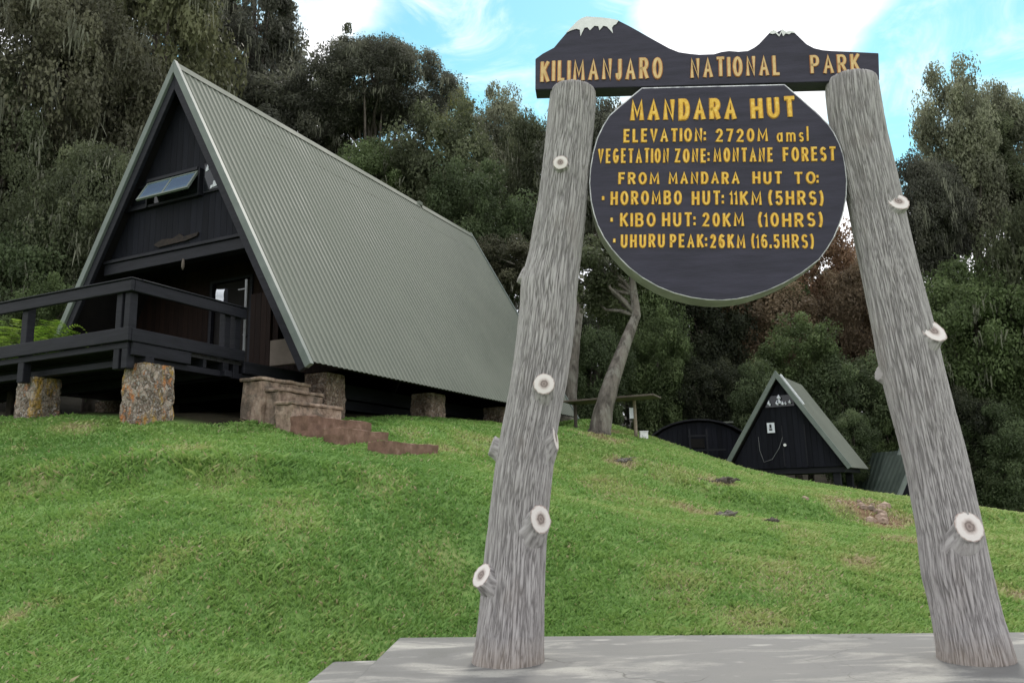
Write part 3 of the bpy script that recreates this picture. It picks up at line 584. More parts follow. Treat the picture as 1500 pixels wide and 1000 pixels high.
# stroke lettering -----------------------------------------------------------------
def arc(cx, cy, rx, ry, a0, a1, n=9): return [(cx+rx*math.cos(R(a0+(a1-a0)*i/n)), cy+ry*math.sin(R(a0+(a1-a0)*i/n))) for i in range(n+1)]
GL = {
 'A': (0.95, [[(0,0),(.5,1),(1,0)], [(.2,.33),(.8,.33)]]),
 'B': (0.9, [[(0,0),(0,1)], [(0,1),(.6,1)]+arc(.6,.765,.33,.235,80,-80,6)+[(0,.53)], [(.1,.53),(.6,.53)]+arc(.62,.265,.38,.265,80,-80,6)+[(0,0)]]),
 'C': (0.9, [arc(.5,.5,.5,.5,55,305,14)]),
 'D': (0.9, [[(0,0),(0,1),(.5,1)]+arc(.5,.5,.5,.5,80,-80,8)+[(.5,0),(0,0)]]),
 'E': (0.78, [[(1,1),(0,1),(0,0),(1,0)], [(0,.52),(.85,.52)]]),
 'F': (0.78, [[(1,1),(0,1),(0,0)], [(0,.52),(.85,.52)]]),
 'G': (0.92, [arc(.5,.5,.5,.5,50,330,14)+[(.98,.45),(.55,.45)]]),
 'H': (0.88, [[(0,0),(0,1)], [(1,0),(1,1)], [(0,.5),(1,.5)]]),
 'I': (0.12, [[(.5,0),(.5,1)]]),
 'J': (0.6, [[(1,1),(1,.28)]+arc(.5,.27,.5,.27,0,-170,8)]),
 'K': (0.88, [[(0,0),(0,1)], [(.95,1),(.03,.42)], [(.3,.6),(1,0)]]),
 'L': (0.72, [[(0,1),(0,0),(1,0)]]),
 'M': (1.1, [[(0,0),(.04,1),(.5,.22),(.96,1),(1,0)]]),
 'N': (0.92, [[(0,0),(0,1),(1,0),(1,1)]]),
 'O': (0.95, [arc(.5,.5,.5,.5,90,450,22)]),
 'P': (0.85, [[(0,0),(0,1),(.55,1)]+arc(.55,.73,.45,.27,80,-80,7)+[(.55,.46),(0,.46)]]),
 'R': (0.88, [[(0,0),(0,1),(.55,1)]+arc(.55,.74,.42,.26,80,-80,7)+[(.55,.48),(0,.48)], [(.5,.48),(1,0)]]),
 'S': (0.82, [arc(.5,.75,.46,.25,40,250,9)+arc(.5,.26,.48,.26,85,-140,10)]),
 'T': (0.85, [[(0,1),(1,1)], [(.5,1),(.5,0)]]),
 'U': (0.88, [[(0,1),(0,.32)]+arc(.5,.31,.5,.31,190,350,9)+[(1,.32),(1,1)]]),
 'V': (0.9, [[(0,1),(.5,0),(1,1)]]),
 'Z': (0.85, [[(0,1),(1,1),(0,0),(1,0)]]),
 '0': (0.82, [arc(.5,.5,.5,.5,90,450,22)]),
 '1': (0.2, [[(0.1,.82),(.6,1),(.6,0)]]),
 '2': (0.8, [arc(.5,.72,.47,.28,165,-30,9)+[(0,0),(1,0)]]),
 '5': (0.8, [[(.9,1),(.12,1),(.08,.56)]+arc(.48,.32,.5,.32,120,-150,11)]),
 '6': (0.82, [[(.85,.92)]+arc(.5,.5,.5,.5,90,185,6)+arc(.5,.3,.48,.3,180,-180,14)]),
 '7': (0.8, [[(0,1),(1,1),(.35,0)]]),
 '(': (0.3, [arc(1.2,.5,1.1,.68,125,235,9)]),
 ')': (0.3, [arc(-.2,.5,1.1,.68,55,-55,9)]),
 '.': (0.12, [[(.5,-.02),(.5,.14)]]),
 ':': (0.12, [[(.5,.1),(.5,.24)], [(.5,.66),(.5,.8)]]),
 '*': (0.2, [[(.5,.40),(.5,.60)]]),
 'a': (0.62, [arc(.45,.32,.45,.32,60,420,14), [(.9,.66),(.9,.0)]]),
 'm': (0.9, [[(0,0),(0,.66)], [(0,.5)]+arc(.25,.46,.25,.2,170,0,6)+[(.5,0)], [(.5,.46)]+arc(.75,.46,.25,.2,170,0,6)+[(1,0)]]),
 's': (0.5, [arc(.5,.49,.42,.165,40,250,7)+arc(.5,.165,.45,.165,85,-140,8)]),
 'l': (0.12, [[(.5,0),(.5,1.12)]]),
}
def strokes_to(mb, pts, half, hgt, f, lift):
    """one mitred ribbon: ochre flanks, flat raised top; pts and half are in the letter plane's metres"""
    P = [np.array(p, float) for p in pts]; Q = [P[0]]
    for p in P[1:]:
        if np.linalg.norm(p-Q[-1]) > 1e-4: Q.append(p)
    P = Q; n = len(P)
    if n < 2: return
    closed = np.linalg.norm(P[0]-P[-1]) < 1e-3 and n > 3
    if closed: P = P[:-1]; n -= 1
    if not closed:
        t0 = (P[1]-P[0])/np.linalg.norm(P[1]-P[0]); t1 = (P[-1]-P[-2])/np.linalg.norm(P[-1]-P[-2])
        P[0] = P[0]-t0*half*0.55; P[-1] = P[-1]+t1*half*0.55
    rows = []
    for i in range(n):
        a = P[i-1] if (i > 0 or closed) else None; b = P[(i+1) % n] if (i < n-1 or closed) else None
        d1 = (P[i]-a)/np.linalg.norm(P[i]-a) if a is not None else None
        d2 = (b-P[i])/np.linalg.norm(b-P[i]) if b is not None else None
        if d1 is None: d1 = d2
        if d2 is None: d2 = d1
        n1 = np.array([-d1[1], d1[0]]); n2 = np.array([-d2[1], d2[0]]); mth = n1+n2; ln = np.linalg.norm(mth)
        mth = n1 if ln < 0.2 else mth/ln; k = min(1/max(mth@n1, 0.35), 1.45)
        rows.append([P[i]+mth*half*k, P[i]+mth*half*0.62*k, P[i]-mth*half*0.62*k, P[i]-mth*half*k])
    V = []
    for rw in rows:
        for p, hh in zip(rw, (0.0, hgt, hgt, 0.0)): V.append(f(p, hh+lift))
    F = []; Ms = []
    for i in range(n if closed else n-1):
        j = (i+1) % n
        for c in range(3): F.append((i*4+c, i*4+c+1, j*4+c+1, j*4+c)); Ms.append(0 if c == 1 else 1)
    if not closed: F += [(3,2,1,0), ((n-1)*4, (n-1)*4+1, (n-1)*4+2, (n-1)*4+3)]; Ms += [1, 1]
    b = len(mb.v); mb.v.extend([tuple(v) for v in V]); mb.f.extend([tuple(i+b for i in q) for q in F]); mb.m.extend(Ms)
def lettering(words, off, thick, mats, parent, name='lettering', hgt=0.007):
    cnt = 0; rnd = random.Random(len(words)*7+int(words[0][1]))
    for (txt, x0, x1, b0, b1, cap) in words:
        mb = MB(); gap = 0.28; tot = sum(GL[c][0] for c in txt)+gap*(len(txt)-1)
        A = pl(x0, b0, off); B = pl(x1, b1, off); ex = (B-A); Wd = np.linalg.norm(ex); ex /= Wd; ez = np.cross(ex, SGN); ez = ez/np.linalg.norm(ez)
        Hc = np.linalg.norm(pl(x0, b0-cap, off)-A); sc = Wd/tot if tot > 0 else 1; half = thick*Hc*(0.8 if txt == 'amsl' else 0.98 if txt in ('VEGETATION', '(16.5HRS)') else 1.1)
        s = 0.0
        for c in txt:
            gw, st = GL[c]; w = gw*sc; ox = s*sc; jy = rnd.uniform(-.02, .02)*Hc; inset = min(half*0.9, w*0.3) if gw > 0.3 else 0
            for q in st:
                cnt += 1; pts = [(ox+inset+x*(w-2*inset), jy+half*0.8+y*(Hc-1.6*half)) for x, y in q]
                strokes_to(mb, pts, half, hgt, lambda p, h: A+ex*p[0]+ez*p[1]-SGN*h, 0.0004*(cnt % 6))
            s += gw+gap
        sgn_build(mb, name, mats, parent)

# mountain-topped name board
BO = -0.055
prof = [(66,235),(95,214),(140,190),(165,160),(190,131),(215,106),(235,86),(252,74),(270,68),(300,70),(330,72),(365,76),(400,83),(440,103),(480,125),(520,148),(560,170),(600,192),(640,208),(680,214),(720,218),(780,216),(810,207),(840,203),(878,206),(915,203),(940,190),(960,175),(985,148),(1003,129),(1018,122),(1030,128),(1052,118),(1068,129),(1085,124),(1100,128),(1125,152),(1150,176),(1180,192),(1215,200),(1250,203),(1340,207),(1438,212)]
top_px = [(760+x/2.7273, y/2.7273) for x, y in prof]; bot_px = [(1288.5,117.5),(784,131.5)]
front = [pl(x, y, BO) for x, y in top_px+bot_px]; back = [p+SGN*0.15 for p in front]
mb = MB(); mb.prism(front[::-1], back[::-1]); nb = sgn_build(mb, 'name_board', M['board'], bevel=0.006)
nb['label'] = 'dark board cut to two mountain peaks, lettered with the park name'
def snow(polypx, name):
    mb = MB(); mb.prism([pl(760+x/2.7273, y/2.7273, BO-0.007) for x, y in polypx][::-1], [pl(760+x/2.7273, y/2.7273, BO+0.001) for x, y in polypx][::-1])
    return sgn_build(mb, name, M['white_paint'], nb)
snow([(186,133),(213,106),(233,85),(252,72.5),(270,66.5),(300,68.5),(330,70.5),(365,74.5),(400,81.5),(389,97),(378,103),(372,112),(376,134),(362,118),(352,107),(338,104),(322,122),(318,106),(302,104),(284,122),(274,110),(262,112),(246,146),(244,120),(230,116),(212,121)], 'snow_cap')
snow([(1000,133),(1003,127.5),(1018,120.5),(1030,126.5),(1040,140),(1052,116.5),(1068,127.5),(1085,122.5),(1100,126.5),(1106,134),(1090,131),(1080,138),(1066,134),(1056,146),(1050,130),(1040,147),(1026,133),(1014,137)], 'snow_cap')
lettering([('KILIMANJARO',791,971,121,116,31),('NATIONAL',1011,1143,115.3,111,29.5),('PARK',1187,1261,109.5,106.5,27.5)], BO-0.001, 0.088, [M['letter_pale'], M['letter_pale_edge']], nb)

# round board
DO = -0.075
dk = [(278,52),(225,95),(180,133),(145,165),(120,205),(95,258),(78,320),(68,380),(64,440),(70,510),(82,565),(98,612),(122,660),(155,708),(190,748),(225,783),(280,825),(345,862),(410,888),(480,906),(545,915),(605,917),(665,912),(720,900),(790,877),(855,848),(930,805),(1000,752),(1035,705),(1062,660),(1085,605),(1102,550),(1112,490),(1114,430),(1108,370),(1098,320),(1082,275),(1062,235),(1037,198),(1008,168),(960,125),(915,85),(860,38)]
dpx = [(840+x/2.7786, 110+y/2.7786) for x, y in dk]
cxm, cym = 1051, 285
mb = MB(); ring = [pl(x, y, DO) for x, y in dpx]; rin = [pl(cxm+(x-cxm)*0.992, cym+(y-cym)*0.992, DO-0.004) for x, y in dpx]
n = len(ring); bk = [p+SGN*0.21 for p in ring]
vs = rin+ring+bk; fs = [tuple(range(n-1, -1, -1))]; ms = [0]
for k in range(n):
    j = (k+1) % n; fs.append((k, j, n+j, n+k)); ms.append(1); fs.append((n+k, n+j, 2*n+j, 2*n+k)); ms.append(2)
fs.append(tuple(range(2*n, 3*n))); ms.append(0); mb.add(vs, fs); mb.m = ms
rb = sgn_build(mb, 'round_board', [M['board'], M['edge_white'], M['board_rim']])
rb['label'] = 'dark flat-topped round board with yellow distances lettering'
YL = [M['letter'], M['letter_edge']]; LO = DO-0.0045
for words, th in (
    ([('MANDARA',923,1079,178,175.5,31),('HUT',1100,1166.5,175.5,172.5,31)], .105),
    ([('ELEVATION',913,1029,209.5,208.5,20),(':',1031,1033.5,208.5,208.5,18),('2720M',1048,1125,209,208,19.5),('amsl',1137.5,1184,208.5,208,20)], .098),
    ([('VEGETATION',875.5,980,240,239,21.5),('ZONE',988,1034.5,239,238.5,20.5),(':',1036.5,1039,238.5,238.5,18),('MONTANE',1045,1132.5,238.5,237.5,21),('FOREST',1146.5,1225,237.5,236.5,21)], .092),
    ([('FROM',905.5,966,270.8,270.5,18),('MANDARA',979,1083.5,270.5,270.2,18),('HUT',1102,1146,270.3,270.2,18.5),('TO',1163,1195,270,270,18),(':',1196.5,1198.5,270,270,16)], .105),
    ([('*',881,885.5,301,301,20),('HOROMBO',894,999,301,300.5,20.5),('HUT',1013,1055.5,301,301,21),(':',1057.5,1060,301,301,18),('11KM',1070,1116,301,301,20.5),('(5HRS)',1127,1205,301,301,21)], .095),
    ([('*',893.5,898,332.5,332.5,20),('KIBO',908,960.5,332.8,332.5,20.5),('HUT',969.5,1014,332.5,332.5,21),(':',1016,1018.5,332.5,332.5,18),('20KM',1028.5,1090,332.5,332.5,20.5),('(10HRS)',1112,1204,333,333,21)], .095),
    ([('*',897.5,902,363,363,20),('UHURU',909,974,363.3,363.2,20),('PEAK',981,1031,363.3,363.3,20),(':',1033,1035.5,363.3,363.3,18),('26KM',1040,1092,363.8,363.8,20.5),('(16.5HRS)',1102,1191,364,364,20.5)], .095)):
    lettering(words, LO, th, YL, rb)

# ------------------------------------------------------------------ the large hut
hut = empty('frame_hut', tuple(HW(0, 0, 3.42)), -YAW)
tag(hut, 'large black A-frame hut with green corrugated roof, deck and stone piers', 'hut')
ZE, ZR, WH, LH = 3.42, 9.83, 3.576, 12.5
D0, D1, NR, NL = -2.42, 0.30, 2.22, -8.5
def hb(mb, name, mats, parent=None, **kw):
    mb.v = [(x, y, z-3.42) for x, y, z in mb.v]; return mb.build(name, mats, parent or hut, **kw)
SL = math.hypot(WH, ZR-ZE); nx_, nz_ = (ZR-ZE)/SL, WH/SL               # outward normal of the right slope
def corrugated(side, L, w, ze, zr, pitch_, amp, y0=0.0):
    per = 8; n = int(L/pitch_)*per; V = []; F = []; rows = 7
    sl = math.hypot(w, zr-ze); nx, nz = (zr-ze)/sl, w/sl
    for i in range(n+1):
        y = y0+L*i/n; ph = i/per; q = amp*max(-0.55, min(0.9, 1.5*math.cos(2*math.pi*ph)))
        for r in range(rows):
            t = r/(rows-1); x = (0.03+(w-0.03)*t); z = zr-(zr-ze)*(x/w); sag = 0.006*mnoise.noise(Vector((y*0.7, t*4, side*3.0)))
            V.append((side*(x+nx*(q+sag)), y, z+nz*(q+sag)))
    for i in range(n):
        for r in range(rows-1):
            a = i*rows+r; f = (a, a+rows, a+rows+1, a+1); F.append(f if side < 0 else f[::-1])
    return V, F
for sd in (1, -1):
    mb = MB(); mb.add(*corrugated(sd, LH, WH, ZE, ZR, 0.150, 0.012)); hb(mb, 'roof', M['roof'], smooth=False)
mb = MB()                                             # boarded underside
for sd in (1, -1):
    o1, o2 = 0.03, 0.10
    pts = [(sd*(0.0), ZR-o1/nz_), (sd*(WH-0.03-nx_*o1), ZE-nz_*o1+0.05), (sd*(WH-0.03-nx_*o2), ZE-nz_*o2+0.05), (0, ZR-o2/nz_)]
    fr = [(x, 0.05, z) for x, z in pts]; bk = [(x, LH-0.03, z) for x, z in pts]
    mb.prism(fr if sd < 0 else fr[::-1], bk if sd < 0 else bk[::-1])
hb(mb, 'roof_underside', M['interior'])
for sd in (1, -1):                                    # barge boards: folded pale flashing on dark rafters
    for y0, y1 in ((-0.05, 0.045), (LH-0.02, LH+0.05)):
        mb = MB()
        def q(x, off): z = ZR-(ZR-ZE)*x/WH; return (sd*(x+nx_*off), z+nz_*off)
        a = q(0.0, 0.045); b = q(WH+0.04, 0.045); c = q(WH+0.04, -0.09); d = (0.0, ZR-0.09/nz_); a = (0.0, ZR+0.045/nz_)
        fr = [(p[0], y0, p[1]) for p in (a, b, c, d)]; bk2 = [(p[0], y1, p[1]) for p in (a, b, c, d)]
        mb.prism(fr if sd < 0 else fr[::-1], bk2 if sd < 0 else bk2[::-1]); hb(mb, 'barge_board', M['trim'], bevel=0.008)
        if y0 < 0:
            mb = MB(); a, b, c, d = (0, ZR-0.095/nz_), q(WH+0.02, -0.095), q(WH+0.02, -0.26), (0, ZR-0.26/nz_)
            fr = [(p[0], 0.0, p[1]) for p in (a, b, c, d)]; bk2 = [(p[0], 0.08, p[1]) for p in (a, b, c, d)]
            mb.prism(fr if sd < 0 else fr[::-1], bk2 if sd < 0 else bk2[::-1]); hb(mb, 'rafter', M['dark_wood'], bevel=0.008)
mb = MB()                                             # ridge cap with a small break
for y0, y1 in ((0.0, 9.2), (9.3, LH)):
    pr = [(-0.085, ZR-0.085*1.793+0.05), (0, ZR+0.06), (0.085, ZR-0.085*1.793+0.05), (0, ZR+0.02)]
    mb.prism([(x, y0, z) for x, z in pr][::-1], [(x, y1, z) for x, z in pr][::-1])
mb.box(-0.05, 0.05, 9.16, 9.34, ZR, ZR+0.11)
hb(mb, 'ridge_cap', M['roof'])
ins = 0.16*SL/(ZR-ZE)                                 # horizontal inset of the walls from the roof plane
def xw(z, e=0.0): return WH*(ZR-z)/(ZR-ZE)-ins-e
ZB = 6.02
mb = MB(); tri = [(-xw(ZB), ZB), (xw(ZB), ZB), (0, ZR-ins*(ZR-ZE)/WH)]
mb.prism([(x, 0.30, z) for x, z in tri], [(x, 0.40, z) for x, z in tri]); hb(mb, 'gable_wall', M['gable'])
tri = [(-xw(ZE+.12), ZE+.12), (xw(ZE+.12), ZE+.12), (0, ZR-ins*(ZR-ZE)/WH)]
mb = MB(); mb.prism([(x, LH-.45, z) for x, z in tri], [(x, LH-.35, z) for x, z in tri]); hb(mb, 'gable_wall', M['gable'])
mb = MB(); mb.box(-xw(ZB)+0.02, xw(ZB)-0.02, 0.18, 0.42, ZB-0.30, ZB-0.075); hb(mb, 'beam', M['dark_wood'], bevel=0.01)
mb = MB(); mb.box(-xw(ZB)+0.03, xw(ZB)-0.03, 0.14, 0.42, ZB-0.07, ZB-0.003); hb(mb, 'ledge', M['dark_wood'], bevel=0.01)
mb = MB(); mb.box(-2.0, 2.0, 0.43, LH-.5, ZB-0.02, ZB+0.06); hb(mb, 'upper_floor', M['interior'])
mb = MB(); mb.box(-1.9, 1.9, 1.82, LH-.5, ZE-0.20, ZE+0.10); mb.box(-2.6, NR, 0.31, 1.818, ZE-0.10, ZE+0.101); hb(mb, 'floor', M['dark_wood'])
# recessed porch wall with a door, a side window and a beige panel
YP = 1.55
mb = MB(); mb.box(-2.95, -0.3, YP, YP+0.08, ZE+.10, ZB-.03); mb.box(0.75, 1.5, YP, YP+0.08, ZE+.10, ZB-.03); mb.box(-0.3, 0.75, YP, YP+.08, 5.65, ZB-.03); mb.box(1.5, 3.0, YP, YP+.08, ZE+.10, 4.0)
hb(mb, 'porch_wall', M['brown'])
mb = MB(); mb.box(-0.28, 0.73, YP+.06, YP+.12, ZE+.11, 5.63); dr = hb(mb, 'door', M['interior'])
mb = MB(); mb.tube([(0.62, YP+.05, 4.45), (0.62, YP-.02, 4.45)], [0.02, 0.03], 8); hb(mb, 'handle', M['pipe'], dr)
mb = MB(); mb.box(-0.36, -0.29, YP-.03, YP+.05, ZE+.10, 5.7); mb.box(.74, .81, YP-.03, YP+.05, ZE+.10, 5.7); mb.box(-.29, .74, YP-.03, YP+.05, 5.64, 5.7); hb(mb, 'door_frame', M['dark_wood'])
mb = MB(); mb.box(2.15, 2.80, 0.62, 0.70, ZE+.12, 4.02); hb(mb, 'beige_panel', M['beige'], bevel=0.01)
mb = MB(); mb.box(1.55, 2.05, 0.72, 0.80, ZE+.12, 5.0); hb(mb, 'shutter', M['brown'], bevel=0.01)
mb = MB(); mb.box(2.3, 2.62, 0.86, 0.90, 4.1, 4.75); w_ = hb(mb, 'porch_window', M['dark_glass'])
mb = MB(); mb.tube([(2.42, .80, 4.42), (2.42, .80, 4.50), (2.42, .80, 4.55)], [0.02, 0.045, 0.015], 8); hb(mb, 'porch_lamp', M['white_paint'])
mb = MB(); mb.tube([(2.1, 0.02, 3.50), (2.1, 0.02, 5.05)], [0.022, 0.022], 8); mb.box(1.92, 2.085, 0.005, 0.03, 4.87, 4.89); hb(mb, 'door_pole', M['pipe'], smooth=False)
mb = MB(); mb.tube([(0.38, 0.12, 5.72), (0.38, 0.12, 5.64), (0.38, 0.12, 5.56), (0.38, .12, 5.5)], [0.015, 0.03, 0.03, 0.01], 10); hb(mb, 'ceiling_lamp', M['beige'], smooth=True)
# windows in the gable
def window(x0, x1, z0, z1, y, fw=0.05, glass='dark_glass'):
    mb = MB(); mb.box(x0, x1, y, y+.06, z1-fw, z1); mb.box(x0, x1, y, y+.06, z0, z0+fw); mb.box(x0, x0+fw, y, y+.06, z0+fw, z1-fw); mb.box(x1-fw, x1, y, y+.06, z0+fw, z1-fw)
    f = hb(mb, 'window', M['dark_wood'], bevel=0.005)
    mb = MB(); mb.box(x0+fw, x1-fw, y+.045, y+.058, z0+fw, z1-fw); hb(mb, 'pane', M[glass], f); return f
window(-1.42, -0.86, 7.06, 7.52, 0.24)
def slant(pts, y0, y1): return [(x, y0, z) for x, z in pts], [(x, y1, z) for x, z in pts]
mb = MB(); mb.prism(*slant([(.66,7.04),(1.18,7.04),(.93,7.66),(.66,7.66)], .255, .298)); f = hb(mb, 'window', M['dark_wood'])
mb = MB(); mb.prism(*slant([(.69,7.08),(1.11,7.08),(.905,7.62),(.69,7.62)], .247, .2545)); hb(mb, 'pane', M['dark_glass'], f)
for (x, z, w, h) in ((.76, 7.52, .08, .10), (0.80, 7.59, .10, .04), (.98, 7.18, .12, .14), (.90, 7.13, .08, .07)):   # pale things stuck behind the pane
    mb = MB(); mb.prism([(x-w/2,   .238, z-h/2), (x+w/2,   .238, z-h/2+.02), (x+w/2.6,   .238, z+h/2), (x-w/3,   .238, z+h/2.4)], [(x-w/2, .243, z-h/2), (x+w/2, .243, z-h/2+.02), (x+w/2.6, .243, z+h/2), (x-w/3, .243, z+h/2.4)]); hb(mb, 'window_sticker', M['paper'], f)
mb = MB(); mb.box(-0.82, 0.58, 0.27, 0.30, 7.06, 7.52); wf = hb(mb, 'window', M['dark_glass'])   # the opening behind the tilted sash
ht, L_, an = Vector((0, 0.20, 7.50)), 0.50, R(30)
uu = Vector((0, -math.sin(an), -math.cos(an)))         # down the sash
nn = Vector((0, -math.cos(an), math.sin(an)))
mb = MB()
def sq(x, t, o): p = ht+uu*t+nn*o; return (x, p.y, p.z)
def sbar(x0, x1, t0, t1, o0=-.02, o1=.02):
    vs = [sq(x0,t0,o0),sq(x1,t0,o0),sq(x1,t1,o0),sq(x0,t1,o0),sq(x0,t0,o1),sq(x1,t0,o1),sq(x1,t1,o1),sq(x0,t1,o1)]
    mb.add(vs, [(0,1,2,3),(7,6,5,4),(0,4,5,1),(1,5,6,2),(2,6,7,3),(3,7,4,0)])
for a in ((-.82,.58,0,.045),(-.82,.58,L_-.045,L_),(-.82,-.775,.045,L_-.045),(.535,.58,.045,L_-.045),(-.145,-.095,.045,L_-.045)): sbar(*a)
sash = hb(mb, 'sash', M['trim'], wf)
for x0, x1 in ((-.775,-.145),(-.095,.535)):
    mb = MB(); sbar(x0, x1, .045, L_-.045, -.006, .006); g = hb(mb, 'pane', M['glass'], wf)
mb = MB(); mb.box(-.84, -.80, .18, .30, 7.0, 7.56); mb.box(.585, .625, .18, .30, 7.0, 7.56); mb.box(-.80, .58, .16, .30, 7.52, 7.58); mb.box(-1.44, .64, .2, .30, 7.0, 7.05); hb(mb, 'window_frame', M['dark_wood'], wf)
mb = MB(); mb.prism([(-.62,.26,6.20),(-.5,.26,6.13),(-.1,.26,6.14),(.25,.26,6.15),(.55,.26,6.2),(.58,.26,6.27),(.2,.26,6.24),(.08,.26,6.32),(-.1,.26,6.25),(-.4,.26,6.28)], [(-.62,.29,6.20),(-.5,.29,6.13),(-.1,.29,6.14),(.25,.29,6.15),(.55,.29,6.2),(.58,.29,6.27),(.2,.29,6.24),(.08,.29,6.32),(-.1,.29,6.25),(-.4,.29,6.28)])
hb(mb, 'carved_plaque', M['plaque'])
# deck
mb = MB()
k = 0; y = D0
while y < D1-0.05:
    mb.box(NL, NR, y, y+0.135, 3.44+0.001*(k % 3), 3.50+0.001*(k % 3)); y += 0.142; k += 1
hb(mb, 'deck_floor', M['deck'])
mb = MB(); mb.box(NR+.003, NR+.065, -0.148, 1.5, 3.30, 3.515); hb(mb, 'edge_board', M['dark_wood'], bevel=0.012)
mb = MB(); mb.box(NL, NR, D0-.05, D0-.004, 3.40, 3.50); mb.box(NL, NR+.08, D0-.11, D0-.052, 3.50, 3.71); hb(mb, 'lower_rail', M['dark_wood'], bevel=0.012)
mb = MB(); mb.box(NR+.022, NR+.08, D0-.05, -0.15, 3.50, 3.70); mb.box(NR+.003, NR+.06, D0-.004, -1.31, 3.30, 3.497); hb(mb, 'lower_rail', M['dark_wood'], bevel=0.012)
mb = MB(); mb.box(NL, NR+.09, D0-.13, D0+.06, 4.44, 4.468); mb.box(NL, NR+.08, D0-.11, D0-.05, 4.26, 4.437); hb(mb, 'top_rail', M['dark_wood'], bevel=0.012)
mb = MB(); mb.box(NR-.10, NR+.10, D0+.063, -0.12, 4.44, 4.468); mb.box(NR+.022, NR+.08, D0-.048, -0.14, 4.26, 4.437); hb(mb, 'top_rail', M['dark_wood'], bevel=0.012)
mb = MB(); mb.box(NR-.24, NR-.13, -.47, -.40, 4.51, 4.78); hb(mb, 'notice_post', M['dark_wood'])
for (a, b) in ((NR-.13, D0), (NR-.31, D0), (NR-.13, -0.28), (NR-.13, -0.52)):
    mb = MB(); mb.box(a, a+.125, b-.045, b+.09, 3.10 if b == D0 else 3.2, 4.435); hb(mb, 'deck_post', M['dark_wood'], bevel=0.012)
for a in (-0.32, -3.2, -6.2):
    mb = MB(); mb.box(a, a+.15, D0-.045, D0+.09, 3.08, 4.435); hb(mb, 'deck_post', M['dark_wood'], bevel=0.012)
mb = MB(); mb.box(NL, 2.3, -2.2, -2.04, 3.20, 3.303); mb.box(NL, 2.3, -0.6, -0.44, 3.20, 3.303); hb(mb, 'bearer', M['dark_wood'], bevel=0.01)
mb = MB(); mb.box(2.02, 2.2, -2.03, 0.9, 3.201, 3.302); hb(mb, 'bearer', M['dark_wood'], bevel=0.01)
for j, b in enumerate(np.arange(-1.9, 0.2, 0.45)):
    mb = MB(); mb.box(NL, 2.21, b, b+.07, 3.305, 3.435); hb(mb, 'joist', M['dark_wood'])
for sd in (-1, 1):
    mb = MB(); mb.box(sd*1.6-.1, sd*1.6+.1, 1.9, LH-.6, 3.02, 3.215); hb(mb, 'bearer', M['dark_wood'])
def pillar(n, d, w, dd, zt_, m, lab=None):
    zb = zt(*HW(n, d, 0)[:2])[0]-0.25; V = []; F = []; nz, ns = 16, 10
    ring = []
    for i in range(ns): ring.append((-1+2*i/ns, -1))
    for i in range(ns): ring.append((1, -1+2*i/ns))
    for i in range(ns): ring.append((1-2*i/ns, 1))
    for i in range(ns): ring.append((-1, 1-2*i/ns))
    for k in range(nz+1):
        z = zb+(zt_-zb)*k/nz
        for (a, b) in ring:
            q = mnoise.noise(Vector((n*3+a*w*4, d*3+b*dd*4, z*6)))*0.020+mnoise.noise(Vector((n+a*w*12, d+b*dd*12, z*15)))*0.018
            fl = 1.04-0.05*k/nz; ro = 0.955 if abs(a)+abs(b) > 1.93 else 1
            V.append((n+a*w*fl*ro/2+a*q, d+b*dd*fl*ro/2+b*q, z))
    m4 = len(ring)
    for k in range(nz):
        for i in range(m4): F.append((k*m4+i, k*m4+(i+1) % m4, (k+1)*m4+(i+1) % m4, (k+1)*m4+i))
    F.append(tuple(nz*m4+i for i in range(m4)))
    mb = MB(); mb.add(V, F); o = hb(mb, 'stone_pier', m)
    if lab: o['label'] = lab
pillar(2.16, -2.00, 0.46, 0.60, 3.195, M['stone_lichen'], 'stone pier blotched with yellow and orange lichen under the deck corner')
pillar(-0.36, -2.04, 0.46, 0.50, 3.195, M['stone_lichen'])
pillar(-3.0, -2.0, 0.5, 0.6, 3.195, M['stone'])
pillar(2.80, 1.42, 0.52, 0.58, 3.42, M['stone']); pillar(2.80, 5.12, 0.55, 0.65, 3.42, M['stone']); pillar(2.78, 8.8, 0.6, 0.8, 3.42, M['stone'])
pillar(2.78, 11.8, 0.6, 0.6, 3.42, M['stone'])
for d_ in (1.4, 5.1, 8.8): pillar(-2.85, d_, 0.6, 0.6, 3.30, M['stone'])

